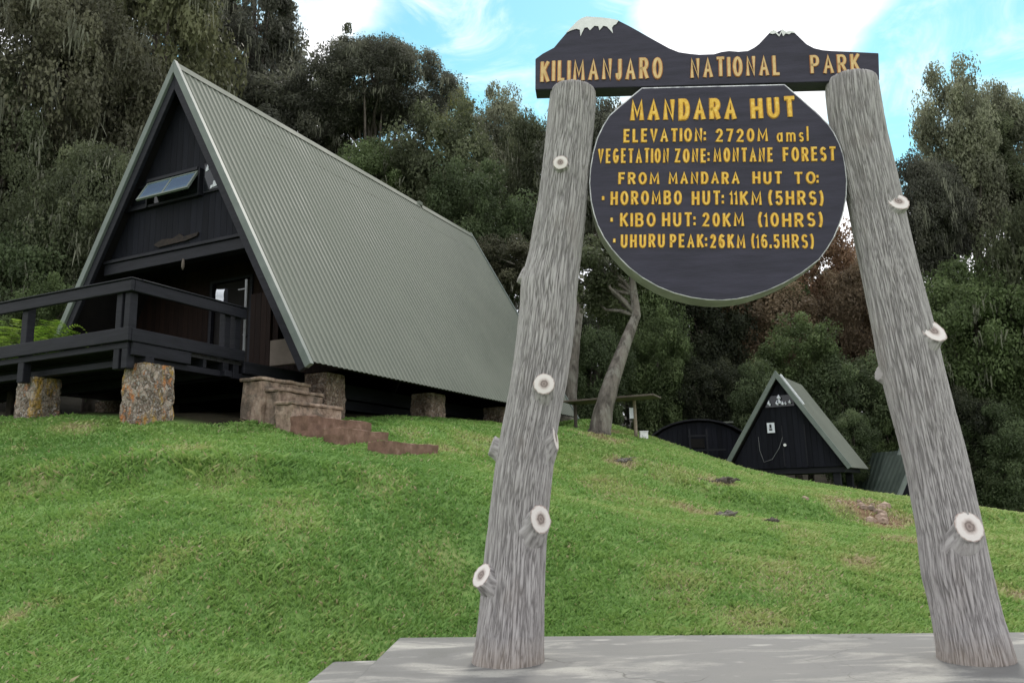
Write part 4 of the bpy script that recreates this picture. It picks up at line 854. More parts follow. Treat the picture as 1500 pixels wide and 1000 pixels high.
# stone stair and loose kerbs below it
def rough_block(mb, x0, x1, y0, y1, z0, z1, seed, amp=0.02, nx=10, ny=10, nz=5):
    pts = {}; V = []; F = []
    def vid(i, j, k):
        if (i, j, k) not in pts:
            p = np.array([x0+(x1-x0)*i/nx, y0+(y1-y0)*j/ny, z0+(z1-z0)*k/nz]); c = np.array([(x0+x1)/2, (y0+y1)/2, (z0+z1)/2])
            q = mnoise.noise_vector(Vector(p*5+seed))*amp+mnoise.noise_vector(Vector(p*17+seed))*amp*0.5
            ed = (i in (0, nx))+(j in (0, ny))+(k in (0, nz)); p = p+np.array(q)-(p-c)/np.linalg.norm(p-c)*(0.012 if ed > 1 else 0)
            pts[(i,j,k)] = len(V); V.append(tuple(p))
        return pts[(i,j,k)]
    for i in range(nx):
        for j in range(ny):
            F.append((vid(i,j,0),vid(i,j+1,0),vid(i+1,j+1,0),vid(i+1,j,0))); F.append((vid(i,j,nz),vid(i+1,j,nz),vid(i+1,j+1,nz),vid(i,j+1,nz)))
    for i in range(nx):
        for k in range(nz):
            F.append((vid(i,0,k),vid(i+1,0,k),vid(i+1,0,k+1),vid(i,0,k+1))); F.append((vid(i,ny,k),vid(i,ny,k+1),vid(i+1,ny,k+1),vid(i+1,ny,k)))
    for j in range(ny):
        for k in range(nz):
            F.append((vid(0,j,k),vid(0,j,k+1),vid(0,j+1,k+1),vid(0,j+1,k))); F.append((vid(nx,j,k),vid(nx,j+1,k),vid(nx,j+1,k+1),vid(nx,j,k+1)))
    mb.add(V, F)
st = empty('stone_stair', tuple(HW(3.1, 0.1, 2.3)), -YAW); tag(st, 'short red stone stair climbing to the deck landing', 'stair')
def stl(mb): mb.v = [(x-3.1, y-0.1, z-2.3) for x, y, z in mb.v]; return mb
for n0, n1, d0, d1, z, tint in ((2.55, 3.0, -0.50, 0.72, 3.15, .95), (3.0, 3.32, -0.42, 0.70, 2.95, .75), (3.32, 3.66, -0.52, 0.80, 2.70, 1.0)):
    mb = MB(); rough_block(mb, n0, n1, d0+.03, d1, 1.9, z-.055, n0, 0.028); rough_block(mb, n0-.02, n1+.035, d0, d1+.02, z-.055, z, n0+3, 0.014, 8, 14, 2)
    o = stl(mb).build('step', M['step'], st); o.color = (tint, tint, tint, 1)
for n0, n1, d0, d1, z, lab in ((3.62, 4.0, -0.50, 1.25, 2.44, 'long red stone kerb at the foot of the stair'), (4.3, 4.62, -0.5, 0.85, 2.21, 'middle red stone kerb set in the grass below the stair'), (5.4, 5.72, -0.85, 0.65, 1.93, 'lowest red stone kerb lying alone in the grass')):
    gz = zt(*HW((n0+n1)/2, (d0+d1)/2, 0)[:2])[0]
    mb = MB(); rough_block(mb, n0, n1, d0, d1, min(gz, z)-0.35, z, n0*3, 0.022, 8, 16, 5)
    c = HW((n0+n1)/2, (d0+d1)/2, z-0.2); o = empty('stone_kerb', tuple(c), -YAW)
    mb.v = [(x-(n0+n1)/2, y-(d0+d1)/2, zz-z+0.2) for x, y, zz in mb.v]
    bpy.data.objects.remove(o); o = mb.build('stone_kerb', M['kerb_red'], loc=tuple(c)); o.rotation_euler = (0, 0, -YAW); tag(o, lab, 'kerb', 'stone kerbs below the stair')
# notice pinned above the deck rail
mb = MB(); V = []
for i in range(5):
    for j in range(6): V.append((-.085+.17*i/4, 0.012*math.sin(i*0.9)+0.01*math.sin(j*1.3), .125*(j/2.5-1)))
mb.add(V, [(i*6+j, (i+1)*6+j, (i+1)*6+j+1, i*6+j+1) for i in range(4) for j in range(5)])
o = mb.build('paper_notice', M['paper'], loc=tuple(HW(2.0, -0.50, 4.64))); o.rotation_euler = (0, R(6), -YAW+R(8)); s_m = o.modifiers.new('thick', 'SOLIDIFY'); s_m.thickness = 0.002
tag(o, 'white paper notice fixed above the end of the deck rail', 'notice')

# ------------------------------------------------------------------ small huts
def small_hut(name, loc, rz, w, h, L, label, detail=True, group=None, base=0.3, rm='roof'):
    o = empty(name, loc, rz); tag(o, label, 'hut', group)
    for sd in (1, -1):
        mb = MB(); mb.add(*corrugated(sd, L, w, 0, h, 0.19, 0.014)); mb.build('roof', M[rm], o)
        sl = math.hypot(w, h); nx, nz = h/sl, w/sl
        mb = MB(); pts = [(0, h-.03/nz), (sd*(w-nx*.03), -nz*.03+.03), (sd*(w-nx*.08), -nz*.08+.03), (0, h-.08/nz)]
        fr = [(x, .03, z) for x, z in pts]; bk = [(x, L-.03, z) for x, z in pts]; mb.prism(fr if sd < 0 else fr[::-1], bk if sd < 0 else bk[::-1]); mb.build('roof_underside', M['interior'], o)
        mb = MB(); pts = [(0, h+.04/nz), (sd*(w+.02+nx*.04), nz*.04), (sd*(w+.02-nx*.09), -nz*.09), (0, h-.09/nz)]
        fr = [(x, -.04, z) for x, z in pts]; bk = [(x, .03, z) for x, z in pts]; mb.prism(fr if sd < 0 else fr[::-1], bk if sd < 0 else bk[::-1]); mb.build('barge_board', M['trim'], o, bevel=.006)
    e = .12*math.hypot(w, h)/h
    for y in (.22, L-.3):
        mb = MB(); zb = 0.05; xb = w*(h-zb)/h-e; tri = [(-xb, zb), (xb, zb), (0, h-e*h/w)]
        mb.prism([(x, y, z) for x, z in tri], [(x, y+.08, z) for x, z in tri]); mb.build('gable_wall', M['gable'], o)
    mb = MB(); mb.box(-w+.2, w-.2, .3, L-.3, -.12, .04); mb.build('floor', M['dark_wood'], o)
    for x in (-w+.45, w-.45):
        for y in (.5, L-.7):
            mb = MB(); mb.box(x-.10, x+.10, y-.10, y+.10, -base-.5, -.125); mb.build('stilt', M['dark_wood'], o, bevel=.02)
    return o
p0 = at(1136, 546, 24.0); pe = at(1236, 689, 24.0)
w2 = abs((pe-p0)@HN)*1.0; h2 = 2.86
base_c = np.array([p0[0], p0[1], p0[2]-h2])
sh = small_hut('frame_hut', tuple(base_c), -R(32), 1.82, h2, 3.1, 'small black A-frame hut with white notice standing beyond the lawn crest')
mb = MB(); mb.box(-.42, .42, .17, .22, 1.86, 1.92); mb.box(-.40, .40, .20, .218, 1.92, 2.2); w_ = mb.build('window', M['dark_glass'], sh)
rnd = random.Random(4)
for k, (x, z, r_) in enumerate(((-.01, 2.15, .062), (.01, 2.03, .05), (-.06, 1.96, .045), (.09, 1.965, .04), (-.31, 1.98, .05), (-.29, 1.95, .03), (.30, 1.985, .048), (.18, 1.95, .03))):   # pale things on the sill
    mb = MB(); mb.tube([(x, .13, z-r_*(1+.5*(k % 2))), (x+.01, .13, z-r_*.5), (x-.015*(k % 3), .13, z+r_*.3), (x+.01, .13, z+r_*(1.1+.6*(k % 3)))], [r_*.8, r_, r_*.55, r_*.2], 7); mb.build('sill_bundle', M['paper'], w_)
mb = MB(); mb.prism([(-.42, .14, 1.10), (-.20, .14, 1.10), (-.20, .14, 1.40), (-.42, .14, 1.40)], [(-.42, .16, 1.10), (-.20, .16, 1.10), (-.20, .16, 1.40), (-.42, .16, 1.40)])
nt_ = mb.build('wall_notice', M['paper'], sh)
mb = MB(); mb.box(-.345, -.285, .132, .139, 1.24, 1.35); mb.box(-.36, -.27, .132, .139, 1.17, 1.22); mb.build('printed_mark', M['ink'], nt_)
mb = MB(); mb.tube([(-.72, .2, 1.0), (-.70, .17, .6), (-.60, .17, .25), (-.35, .17, .32), (-.12, .17, .65), (0.0, .17, .95)], [.007]*6, 5); mb.build('cable', M['pipe'], sh)
mb = MB(); mb.tube([(.06, .2, .72), (.06, .13, .72)], [.03, .045], 10); mb.build('lamp', M['white_paint'], sh)
mb = MB(); mb.box(.62, .66, .195, .215, .1, 1.3); mb.box(-.03, .01, .195, .215, .1, 1.3); mb.build('door_frame', M['dark_wood'], sh)
mb = MB()
sl = math.hypot(1.82, h2); nx, nz = h2/sl, 1.82/sl
def rp(t, off): return (1.82*t+nx*off, h2*(1-t)+nz*off)
a, b, c, d = rp(.03, .05), rp(.36, .05), rp(.36, .09), rp(.03, .09)
mb.prism([(p[0], .05, p[1]) for p in (a, b, c, d)], [(p[0], .17, p[1]) for p in (a, b, c, d)]); pn = mb.build('ridge_flashing', [M['flash']], sh)
# dark barrel-roofed hut half hidden by the crest
p1 = at(1020, 618, 27.0); gz = zt(p1[0], p1[1], False)[0]
bh = empty('barrel_hut', (p1[0], p1[1], p1[2]-1.75), -R(8)); tag(bh, 'low black hut with a rounded roof, half hidden behind the grassy crest', 'hut')
W_, H_, L_2 = 1.75, 1.75, 4.0
arcp = [(W_*math.cos(R(a))*(1.0), 0.55+(H_-.55)*math.sin(R(a))) for a in np.linspace(0, 180, 15)]
arcp = [(W_, -1.2)]+arcp+[(-W_, -1.2)]
mb = MB(); mb.prism([(x, 0, z) for x, z in arcp][::-1], [(x, .08, z) for x, z in arcp][::-1]); mb.build('front_wall', M['gable'], bh)
mb = MB()
for i in range(len(arcp)-1):
    (x0, z0), (x1, z1) = arcp[i], arcp[i+1]; mb.add([(x0*1.05, -.18, z0+.05), (x1*1.05, -.18, z1+.05), (x1*1.05, L_2, z1+.05), (x0*1.05, L_2, z0+.05)], [(0,1,2,3)])
ro = mb.build('roof', M['dark_wood'], bh); s_m = ro.modifiers.new('thick', 'SOLIDIFY'); s_m.thickness = .05
mb = MB(); mb.box(-.30, -.25, -.40, -.35, -.9, 1.5); mb.box(.25, .30, -.40, -.35, -.9, 1.5); mb.box(-.75, .85, -.42, -.36, .78, .83); mb.box(-.32, .32, -.41, -.34, 1.25, 1.30); mb.build('porch_frame', M['dark_wood'], bh)
mb = MB(); mb.box(-.25, .25, -.02, -.004, -.9, .75); mb.build('door', M['interior'], bh)
mb = MB(); mb.box(-.22, .22, -.03, -.005, .9, 1.2); mb.build('window', M['interior'], bh)
mb = MB(); mb.box(.35, 1.25, .4, 1.9, 1.72, 1.77); o2 = mb.build('roof_sheet', M['roof'], bh)
# green roofs showing behind the right log post
p2 = at(1319, 657, 26.6)
small_hut('frame_hut', (p2[0], p2[1], p2[2]-1.7), R(16), .85, 1.7, 1.5, 'green roofed hut showing left of the thick sign post', group='green roofed huts behind the thick post', rm='roof_green')
p3 = at(1342, 662, 25.2)
small_hut('frame_hut', (p3[0], p3[1], p3[2]-1.5), R(16), .95, 1.5, 1.2, 'green roofed hut mostly hidden by the thick sign post', group='green roofed huts behind the thick post', rm='roof_green')
# lean-to shelter by the leaning tree
sp_ = at(932, 645, 22.5); zs = zt(sp_[0], sp_[1], False)[0]
she = empty('lean_to_shelter', (sp_[0], sp_[1], zs)); tag(she, 'open shelter with thin flat roof on a pale post behind the leaning tree', 'shelter')
rl, rr_ = at(832, 590, 23.0), at(963, 580, 22.0)
mb = MB(); a = Vector(rl-np.array([sp_[0], sp_[1], zs])); b = Vector(rr_-np.array([sp_[0], sp_[1], zs])); mb.bar(a, b, .9, .05); mb.build('roof', M['beige'], she, bevel=.01)
tz = (a+(b-a)*0.77).z
mb = MB(); mb.tube([(0, 0, -.2), (0, 0, tz-.04)], [.05, .05], 8); mb.build('post', M['pale_wood'], she)
mb = MB(); mb.tube([(a.x+.2, .5, -.2), (a.x+.2, .5, a.z-.03)], [.05, .05], 8); mb.build('post', M['bark'], she)
mb = MB(); mb.box(-.16, -.05, -.07, -.052, tz-.55, tz-.25); mb.build('sign_plate', M['paper'], she)
bp = at(943, 642, 22.3); zb = zt(bp[0], bp[1])[0]
mb = MB(); mb.box(-.11, .11, -.1, .1, -.05, .2); mb.box(-.12, .12, -.11, .11, .203, .235); mb.box(-.05, .05, -.115, -.102, .07, .13)
o = mb.build('utility_box', M['white_paint'], loc=(bp[0], bp[1], zb), bevel=.01); tag(o, 'small white box on the grass beside the shelter post', 'box')

# weathered roots and stones in the grass
def root_lump(px, py, wpx, seed, label, m):
    p = ground_hit(px, py); s = 1.35*wpx*p[1]/FPX; z = zt(p[0], p[1])[0]; mb = MB(); rnd = random.Random(seed)
    for k in range(11):
        a = rnd.uniform(0, 6.28); l = s*rnd.uniform(.5, 1.0); q = [Vector((rnd.uniform(-.2,.2)*s, rnd.uniform(-.2,.2)*s, -.03))]
        dirv = Vector((math.cos(a), math.sin(a)*.8, rnd.uniform(.0, .38)))
        for j in range(1, 5): q.append(q[0]+dirv*(l*j/4)+Vector((rnd.gauss(0,.05)*s, rnd.gauss(0,.05)*s, rnd.gauss(0,.05)*s-.1*s*(j/4)**2)))
        w_ = rnd.uniform(.45, 1.1); mb.tube(q, [s*.17*w_, s*.16*w_, s*.12*w_, s*.08*w_, s*.02], 6)
    o = mb.build('weathered_root', m, loc=(p[0], p[1], z+.05)); tag(o, label, 'root', 'weathered roots in the lawn')
root_lump(1054, 706, 24, 1, 'dark weathered root below the round roofed hut, largest of the roots', M['bark'])
root_lump(1060, 757, 18, 2, 'low grey root in the middle of the sunlit lawn', M['bark_pale'])
root_lump(1135, 770, 15, 3, 'small dark root below the small black hut', M['bark'])
root_lump(912, 678, 14, 4, 'brown root lump downhill from the leaning tree', M['bark_pale'])
# reddish clod heap
p = ground_hit(1270, 745); mb = MB(); rnd = random.Random(9)
for k in range(16):
    x, y = rnd.gauss(0, .5), rnd.gauss(0, .4); r_ = rnd.uniform(.05, .14); z = zt(p[0]+x, p[1]+y)[0]-p[2]
    mb.tube([(x, y, z-.03), (x+.01, y, z+r_*.3), (x, y+.01, z+r_*.55)], [r_, r_*.8, r_*.25], 7)
o = mb.build('soil_clods', M['step'], loc=tuple(p)); tag(o, 'patch of crumbled reddish soil clods on the slope', 'soil', kind='stuff')

# ------------------------------------------------------------------ trees
def make_crown(seed, nclump, per, cr=0.24, leaf=0.055, flat=0.75, hollow=0.55):
    rng = np.random.default_rng(seed)
    u = rng.normal(size=(nclump, 3)); u /= np.linalg.norm(u, axis=1)[:,None]
    lob = 0.80+0.22*np.sin(u[:,0]*3.1+seed)*np.cos(u[:,1]*2.7+seed*2)+0.16*np.sin(u[:,2]*4+seed)
    r = (hollow+(1-hollow)*rng.random(nclump)**0.6)*lob; C = u*r[:,None]
    C[:,2] = np.where(C[:,2] < -0.55, -0.55+(C[:,2]+.55)*.4, C[:,2])
    csz = cr*(0.55+0.8*rng.random(nclump)); ct = rng.random(nclump)
    n = nclump*per; ci = np.repeat(np.arange(nclump), per)
    d = rng.normal(size=(n, 3)); d /= np.linalg.norm(d, axis=1)[:,None]; rad = (0.45+0.55*rng.random(n)**0.6)
    d = d*rad[:,None]; d[:,2] *= flat; wob = 1+0.22*np.sin(d[:,0]*7+ci)*np.cos(d[:,1]*6+ci*1.7)
    P = C[ci]+d*(csz[ci]*wob)[:,None]
    nr_ = d*0.9+rng.normal(size=(n, 3))*0.55; nr_[:,2] += 0.35; nr_ /= np.linalg.norm(nr_, axis=1)[:,None]
    ax = np.cross(nr_, rng.normal(size=(n, 3))); ax /= np.linalg.norm(ax, axis=1)[:,None]; ax = np.where(ax[:,2:3] > 0, -ax, ax)
    sd = np.cross(ax, nr_); sd /= np.linalg.norm(sd, axis=1)[:,None]
    l = leaf*(0.6+0.8*rng.random(n)); w = l*0.28
    V = np.stack([P-ax*l[:,None]*.5, P+sd*w[:,None]-ax*l[:,None]*.05, P+ax*l[:,None]*.5, P-sd*w[:,None]-ax*l[:,None]*.05], 1).reshape(-1, 3)
    tone = np.clip(0.08+0.62*ct[ci]**1.3+0.36*rng.random(n)**1.6+.06*d[:,2], 0, 1)
    return np_mesh('crown', V, np.arange(4*n), 4, M['leaf'], {'tone': np.repeat(tone, 4)}), C, csz
def make_lichen(seed, C, csz, frac, strands=18, ln=0.20):
    rng = np.random.default_rng(seed+90); sel = rng.random(len(C)) < frac; CC = C[sel]; S = csz[sel]
    V = []; T = []
    for c, s in zip(CC, S):
        q = rng.integers(1, 4)
        for _ in range(q):
            a = rng.random()*6.28; ctr = c+np.array([math.cos(a), math.sin(a), -.25])*s*0.85; tn = rng.random()*.5
            for k in range(strands//q):
                b = ctr+rng.normal(size=3)*np.array([.035, .035, .04]); L = ln*(0.35+0.9*rng.random()); w = 0.006+0.006*rng.random(); dr = rng.normal(size=2)*.014; th = rng.random()*3.14
                sx, sy = math.cos(th)*w, math.sin(th)*w
                V += [(b[0]-sx, b[1]-sy, b[2]), (b[0]+sx, b[1]+sy, b[2]), (b[0]+dr[0]+sx*.8, b[1]+dr[1]+sy*.8, b[2]-L*.6), (b[0]+dr[0]*1.6, b[1]+dr[1]*1.6, b[2]-L)]
                T += [min(1, tn+.4*rng.random())]*4
    return np_mesh('hanging_lichen', np.array(V), np.arange(len(V)), 4, M['lichen'], {'tone': np.array(T)})
CR = {}
def crown_kind(key, seed, ncl, per, cr, leaf, hollow, lich, flat=0.75, ln=0.12):
    me, C, S = make_crown(seed, ncl, per, cr, leaf, flat, hollow); CR[key] = (me, make_lichen(seed, C, S, lich, ln=ln) if lich else None, C)
crown_kind('dense1', 1, 250, 330, .185, .040, .5, .4); crown_kind('dense2', 2, 250, 330, .20, .040, .5, .35)
crown_kind('open1', 3, 115, 330, .165, .038, .30, .30, .7); crown_kind('open2', 4, 130, 330, .16, .038, .35, .35, .7)
crown_kind('bush1', 5, 180, 330, .20, .040, .5, 0); crown_kind('bush2', 6, 180, 330, .19, .042, .5, 0, .9)
crown_kind('spray', 7, 46, 400, .25, .060, .2, .35, .6); crown_kind('bearded', 8, 290, 480, .165, .028, .55, .5, .8, .10)
def tree(name, px, ptop, hwpx, pbot, Y, key, col, label, group=None, rz=0.0, bark='bark', path=None, base=None, rad=None, depth=0.9, cat='tree', limb0=.45):
    tp, bt = at(px, ptop, Y), at(px, pbot, Y); c = (tp+bt)/2; hh = max((tp[2]-bt[2])/2, .3); hw = hwpx*Y/FPX
    if base is None: bx, by = c[0], c[1]
    else: bx, by = base
    bz = zt(bx, by, False)[0]; o = empty(name, (bx, by, bz)); tag(o, label, cat, group)
    me, li, C = CR[key]; rnd = random.Random(px*3+ptop)
    B = np.array([bx, by, bz]); S = np.array([hw/.95, hw*depth/.95, hh/.88])
    def place(nm, mesh):
        q = link(nm, mesh, o); q.location = tuple(c-B); q.scale = tuple(S); q.rotation_euler = (0, 0, rz); q.color = (*col, 1); return q
    mb = MB(); r0 = rad or max(.16, hh*.055)
    pts = path if path is not None else [B+np.array([0, 0, -.3]), B+(c-B)*.35+np.array([rnd.uniform(-.3,.3), 0, 0]), B+(c-B)*.75+np.array([rnd.uniform(-.3,.3), 0, 0]), c+np.array([0, 0, hh*.35])]
    pts = [np.array(q, float) for q in pts]
    fine = []
    for i in range(len(pts)-1):
        for t in np.linspace(0, 1, 5)[:-1]: fine.append(pts[i]*(1-t)+pts[i+1]*t)
    fine.append(pts[-1]); n = len(fine)
    rads = [r0*(1.35 if i == 0 else 1.0)*(1-.72*i/(n-1))*(1+.12*mnoise.noise(Vector((i*.9, px*.1, 0)))) for i in range(n)]
    mb.tube([tuple(q-B) for q in fine], rads, 12)
    ca, sa = math.cos(rz), math.sin(rz)
    for k in range(11):
        q = C[rnd.randrange(len(C))]; e = c+np.array([(q[0]*ca-q[1]*sa)*1, (q[0]*sa+q[1]*ca)*1, q[2]])*S*.9
        i0 = rnd.randrange(int(n*limb0), n-1); s0 = fine[i0]; mid = (s0+e)/2+np.array([rnd.gauss(0,.15), rnd.gauss(0,.15), -.12*np.linalg.norm(e-s0)*rnd.random()]); rr0 = rads[i0]*.55
        mb.tube([tuple(s0-B), tuple(s0*.5+mid*.5-B+np.array([0,0,.05])), tuple(mid-B), tuple(mid*.4+e*.6-B), tuple(e-B)], [rr0, rr0*.8, rr0*.6, rr0*.4, rr0*.15], 7)
    mb.build('trunk', M[bark], o, smooth=True)
    place('crown', me)
    if li: place('hanging_lichen', li)
    return o
G1 = (0.083,0.096,0.052); G2 = (0.090,0.122,0.050); G3 = (0.098,0.097,0.062); GD = (0.070,0.094,0.044); GB = (0.085,0.088,0.066); GY = (0.24,0.25,0.10); OR = (0.25,0.165,0.108); BR = (0.20,0.152,0.10); GP = (0.17,0.178,0.118)  # GY and GP: lighter leaf colours standing in for sun on the treetops
gF = 'trees of the forest edge'
tree('lichened_tree', -70, 40, 150, 520, 27, 'bearded', G1, 'dark tree cut by the left picture edge behind the deck rail', gF, .4)
tree('lichened_tree', 75, -120, 175, 430, 30, 'bearded', G3, 'tall grey tree draped in beard lichen left of the large gable', gF, 1.3)
tree('lichened_tree', 150, 170, 130, 560, 25.5, 'bearded', G1, 'lower bearded tree hanging over the left eave of the large hut', gF, 2.2)
tree('evergreen_tree', 40, 300, 110, 580, 24, 'dense2', GD, 'dark green low tree behind the ferns at the deck', gF, .7)
tree('lichened_tree', 225, -150, 140, 330, 34, 'dense1', (.115,.12,.064), 'tall tree right behind the peak of the large gable', gF, 3.0)  # yellower leaf colour stands in for sunlit leaves
tree('evergreen_tree', 372, -95, 100, 200, 40, 'open2', GB, 'tall open crowned tree with sky showing through, above the ridge', gF, .9)
tree('evergreen_tree', 300, -70, 90, 150, 44, 'open2', G2, 'open leafy treetop left of the tall one above the ridge', gF, 1.9)
tree('evergreen_tree', 330, 90, 140, 330, 38, 'dense2', GB, 'dark dense tree behind the front half of the ridge', gF, 4.0)
tree('evergreen_tree', 430, 110, 85, 300, 39, 'dense1', GB, 'dark purple grey tree behind the middle of the ridge', gF, 5.1)
tree('evergreen_tree', 552, 38, 108, 215, 38, 'bearded', GB, 'round topped tree on bare limbs standing clear against the sky', gF, .3, rad=.35)
tree('evergreen_tree', 490, 55, 62, 250, 39, 'open1', G1, 'thin limbed tree touching the left side of the round topped tree', gF, 2.6)
tree('evergreen_tree', 560, 190, 90, 380, 34, 'dense2', G2, 'mid green bushy tree behind the rear half of the ridge', gF, 1.2)
tree('evergreen_tree', 650, 165, 100, 420, 33, 'bush1', G1, 'broad brown green tree behind the rear ridge end', gF, 2.9)
tree('evergreen_tree', 662, 123, 34, 230, 52, 'bush2', GY, 'small pale sunlit treetop peeping over the forest right of the round topped tree', gF, .2)
tree('evergreen_tree', 735, 138, 62, 330, 46, 'bush1', GP, 'pale topped tree in the sky gap left of the sign board', gF, 3.6)
tree('lichened_tree', 790, 150, 60, 400, 39, 'dense1', G1, 'grey lichened tree behind the top of the slimmer log post', gF, 4.6)
tree('evergreen_tree', 700, 250, 90, 470, 30, 'bush1', GD, 'dark green tree just behind the far end of the large roof', gF, 5.5)
tree('lichened_tree', 865, 105, 80, 400, 38, 'dense2', GB, 'dark tree between the slimmer log post and the round board', gF, .6)
tree('evergreen_tree', 985, 200, 95, 480, 38, 'dense1', GD, 'dark tree mostly hidden behind the round board', gF, 1.6)
tree('evergreen_tree', 1080, 330, 100, 560, 40, 'bush2', G2, 'green tree showing under the round board', gF, 2.4)
tree('rusty_tree', 1195, 345, 100, 570, 42, 'bush1', OR, 'rusty orange brown tree below the right rim of the round board', gF, .8)
tree('rusty_tree', 1110, 400, 95, 570, 38, 'bush2', BR, 'brownish tree above the small black hut', gF, 3.3)
tree('rusty_tree', 1262, 385, 75, 610, 39, 'bush2', BR, 'brown tree close to the left side of the thick log post', gF, 4.3)
tree('evergreen_tree', 1165, 480, 85, 660, 33, 'bush1', G2, 'olive tree standing right behind the small black hut', gF, 1.1)
tree('evergreen_tree', 1255, 510, 75, 720, 31, 'bush2', GD, 'dark green tree right of the small black hut roof', gF, 2.0)
tree('lichened_tree', 1405, 108, 75, 380, 34, 'bush1', GP, 'tall pale topped tree right of the sign, first of two spires', gF, 2.7)
tree('lichened_tree', 1478, 100, 62, 360, 36, 'dense2', GP, 'tall pale topped tree at the right picture edge', gF, 1.4)
tree('lichened_tree', 1365, 205, 62, 430, 33, 'dense1', GB, 'dark lichened tree beside the upper half of the thick log post', gF, 3.9)
tree('lichened_tree', 1440, 185, 85, 350, 35, 'open2', G1, 'open tree with white sky holes below the pale spires', gF, 5.0)
tree('evergreen_tree', 1430, 355, 110, 640, 31, 'dense2', G2, 'broad green tree behind the lower half of the thick log post', gF, .5)
tree('evergreen_tree', 1540, 230, 90, 640, 30, 'dense1', G1, 'dark tree cut by the right picture edge', gF, 1.8)
tree('evergreen_tree', 1350, 480, 60, 700, 32, 'bush1', GD, 'dark low tree right behind the thick log post', gF, 2.3)
tree('evergreen_tree', 1660, 180, 110, 660, 31, 'dense2', GD, 'dark tree beyond the right picture edge', gF, 3.1)
tree('evergreen_tree', 1800, 240, 110, 700, 31, 'dense1', G2, 'broad tree well beyond the right picture edge', gF, 4.4)
tree('lichened_tree', -260, 0, 150, 520, 27, 'bearded', G1, 'dark tree beyond the left picture edge', gF, 5.2)
# the leaning trunk and its neighbour at the hut's far corner
b1 = ground_hit(880, 634)
tree('leaning_tree', 900, 325, 85, 470, 22.5, 'spray', G1, 'leaning tree with pale mottled trunk behind the slimmer log post', gF, .4, 'bark_pale', base=(b1[0], b1[1]), rad=.30, limb0=.8,
     path=[at(877,640,b1[1]), at(884,600,b1[1]), at(897,555,b1[1]+.2), at(915,505,b1[1]+.5), at(932,462,b1[1]+.8), at(925,400,b1[1]+1)])
b2 = at(834, 600, 28.3)
tree('lichened_tree', 760, 335, 66, 440, 28.8, 'spray', G3, 'tree with a straight pale trunk and branches reaching over the roof end', gF, 1.5, 'bark_pale', base=(b2[0], b2[1]), rad=.30, limb0=.7,
     path=[at(832,625,28.3), at(836,560,28.3), at(842,500,28.3), at(852,430,28.4), at(830,380,28.6)])
gB = 'bushes of the forest understorey'
rb_ = random.Random(3)
k = 0
spots = [(870,480,60,640,30,'behind the leaning trunk'),(965,470,70,660,32,'above the shelter roof'),(1040,520,60,670,31,'behind the round roofed hut'),(1110,540,60,690,30,'touching the left slope of the small black hut'),(930,380,80,600,35,'under the left half of the round board'),(1030,420,80,620,36,'under the middle of the round board'),
         (1240,600,50,720,28,'beside the right eave of the small black hut'),(1300,600,50,735,30,'between the small black hut and the thick log post'),(1400,560,70,740,28.5,'right of the thick log post, low and dark'),(1470,600,70,760,27.5,'at the right picture edge, low and dark'),(1500,520,80,740,30,'tall shadowy one at the right picture edge'),
         (820,430,60,600,31,'seen beside the slimmer log post'),(790,480,60,610,33,'beyond the far corner of the large roof'),(60,420,80,590,22,'behind the left end of the deck'),(-30,420,70,600,22,'cut by the left edge of the picture'),(160,400,70,600,24,'behind the left eave'),(1180,560,60,700,34,'far behind the small black hut')]
for (px, t_, hw, b_, Y, wh) in spots:
    tree('forest_bush', px, t_, hw, b_, Y, 'bush1' if k % 2 else 'bush2', (GD, G2, (0.03,0.036,0.02))[k % 3], 'dark green bush '+wh, gB, k*1.1, cat='bush'); k += 1
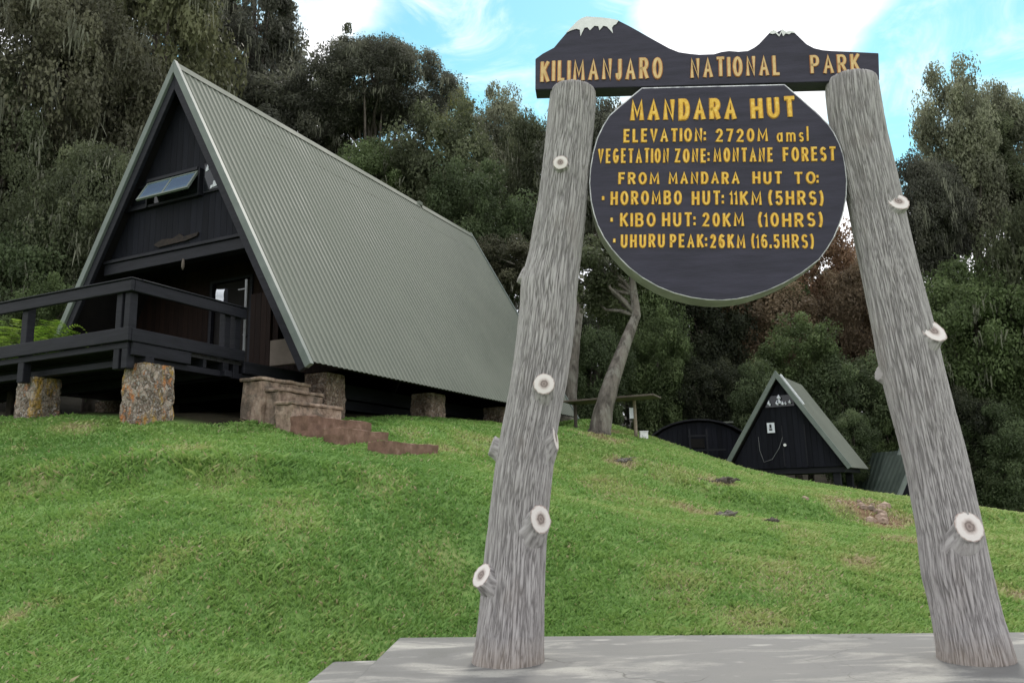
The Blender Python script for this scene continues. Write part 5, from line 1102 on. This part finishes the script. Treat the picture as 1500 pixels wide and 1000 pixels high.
# far forest that reads as one mass
def far_forest():
    rng = np.random.default_rng(12); C = []
    for (x0, x1, Y, t0, t1, n) in ((-60, 480, 55, 40, 130, 70), (400, 800, 58, 190, 260, 60), (760, 1320, 56, 390, 470, 80), (1300, 1600, 46, 420, 470, 50)):
        for i in range(n):
            px = rng.uniform(x0, x1); top = at(px, rng.uniform(t0, t1)+30, Y+rng.uniform(0, 8)); g = zt(top[0], top[1], False)[0]
            for z in np.linspace(min(g+.5, top[2]), top[2], 5): C.append((top[0]+rng.normal()*.6, top[1]+rng.normal()*.6, z, 1.7+rng.random()*.9, rng.random()))
    C = np.array(C); per = 90; n = len(C)*per; ci = np.repeat(np.arange(len(C)), per); d = rng.normal(size=(n, 3)); d /= np.linalg.norm(d, axis=1)[:,None]
    P = C[ci,:3]+d*(C[ci,3]*(0.4+.6*rng.random(n)))[:,None]; ax = rng.normal(size=(n, 3)); ax /= np.linalg.norm(ax, axis=1)[:,None]; sd = np.cross(ax, rng.normal(size=(n, 3))); sd /= np.linalg.norm(sd, axis=1)[:,None]
    l = .5*(.6+.8*rng.random(n)); w = l*.34
    V = np.stack([P-ax*l[:,None]*.5, P+sd*w[:,None], P+ax*l[:,None]*.5, P-sd*w[:,None]], 1).reshape(-1, 3)
    me = np_mesh('distant_forest', V, np.arange(4*n), 4, M['leaf'], {'tone': np.repeat(np.clip(.2+.4*C[ci,4]+.3*rng.random(n), 0, 1), 4)})
    o = link('distant_forest', me); o.color = (*GB, 1); tag(o, 'dark far forest filling the gaps behind the nearer trees', 'forest', kind='stuff')
far_forest()
# ferns behind the deck rail
def fern(px, py, Y, s, seed, label):
    p = at(px, py, Y); z = zt(p[0], p[1], False)[0]; rng = np.random.default_rng(seed); V = []; T = []
    hgt = max(p[2]-z, .4)
    for f in range(26):
        a = rng.random()*6.28; L = s*(.7+.5*rng.random()); st_ = .8+.5*rng.random(); tn = rng.random()
        for k in range(18):
            t = (k+1)/18; r_ = L*t; zz = hgt*(.55+.45*math.sin(t*2.0)*st_)-.35*L*t*t; wd = .20*s*(1-t)+.03
            c = np.array([math.cos(a)*r_, math.sin(a)*r_, zz]); sdv = np.array([-math.sin(a), math.cos(a), -.1]); fwv = np.array([math.cos(a), math.sin(a), 0])*.035
            for sg in (-1, 1): V += [c-fwv*.5, c+fwv*.5, c+sdv*sg*wd+fwv*.9, c+sdv*sg*wd+fwv*.4]; T += [min(1, .2+.5*tn+.3*rng.random())]*4
    o = empty('fern', (p[0], p[1], z)); tag(o, label, 'fern', 'ferns behind the deck')
    q = link('fronds', np_mesh('fronds', np.array(V), np.arange(len(V)), 4, M['fern'], {'tone': np.array(T)}), o)
    mb = MB(); mb.tube([(0, 0, -.1), (0, 0, hgt*.3), (.02, 0, hgt*.6)], [.07, .06, .04], 8); mb.build('stem', M['bark'], o)
fern(25, 478, 15.5, .95, 1, 'bright green fern at the left picture edge behind the deck')
fern(68, 480, 15.8, .9, 2, 'bright green fern between the rail post and the left eave')
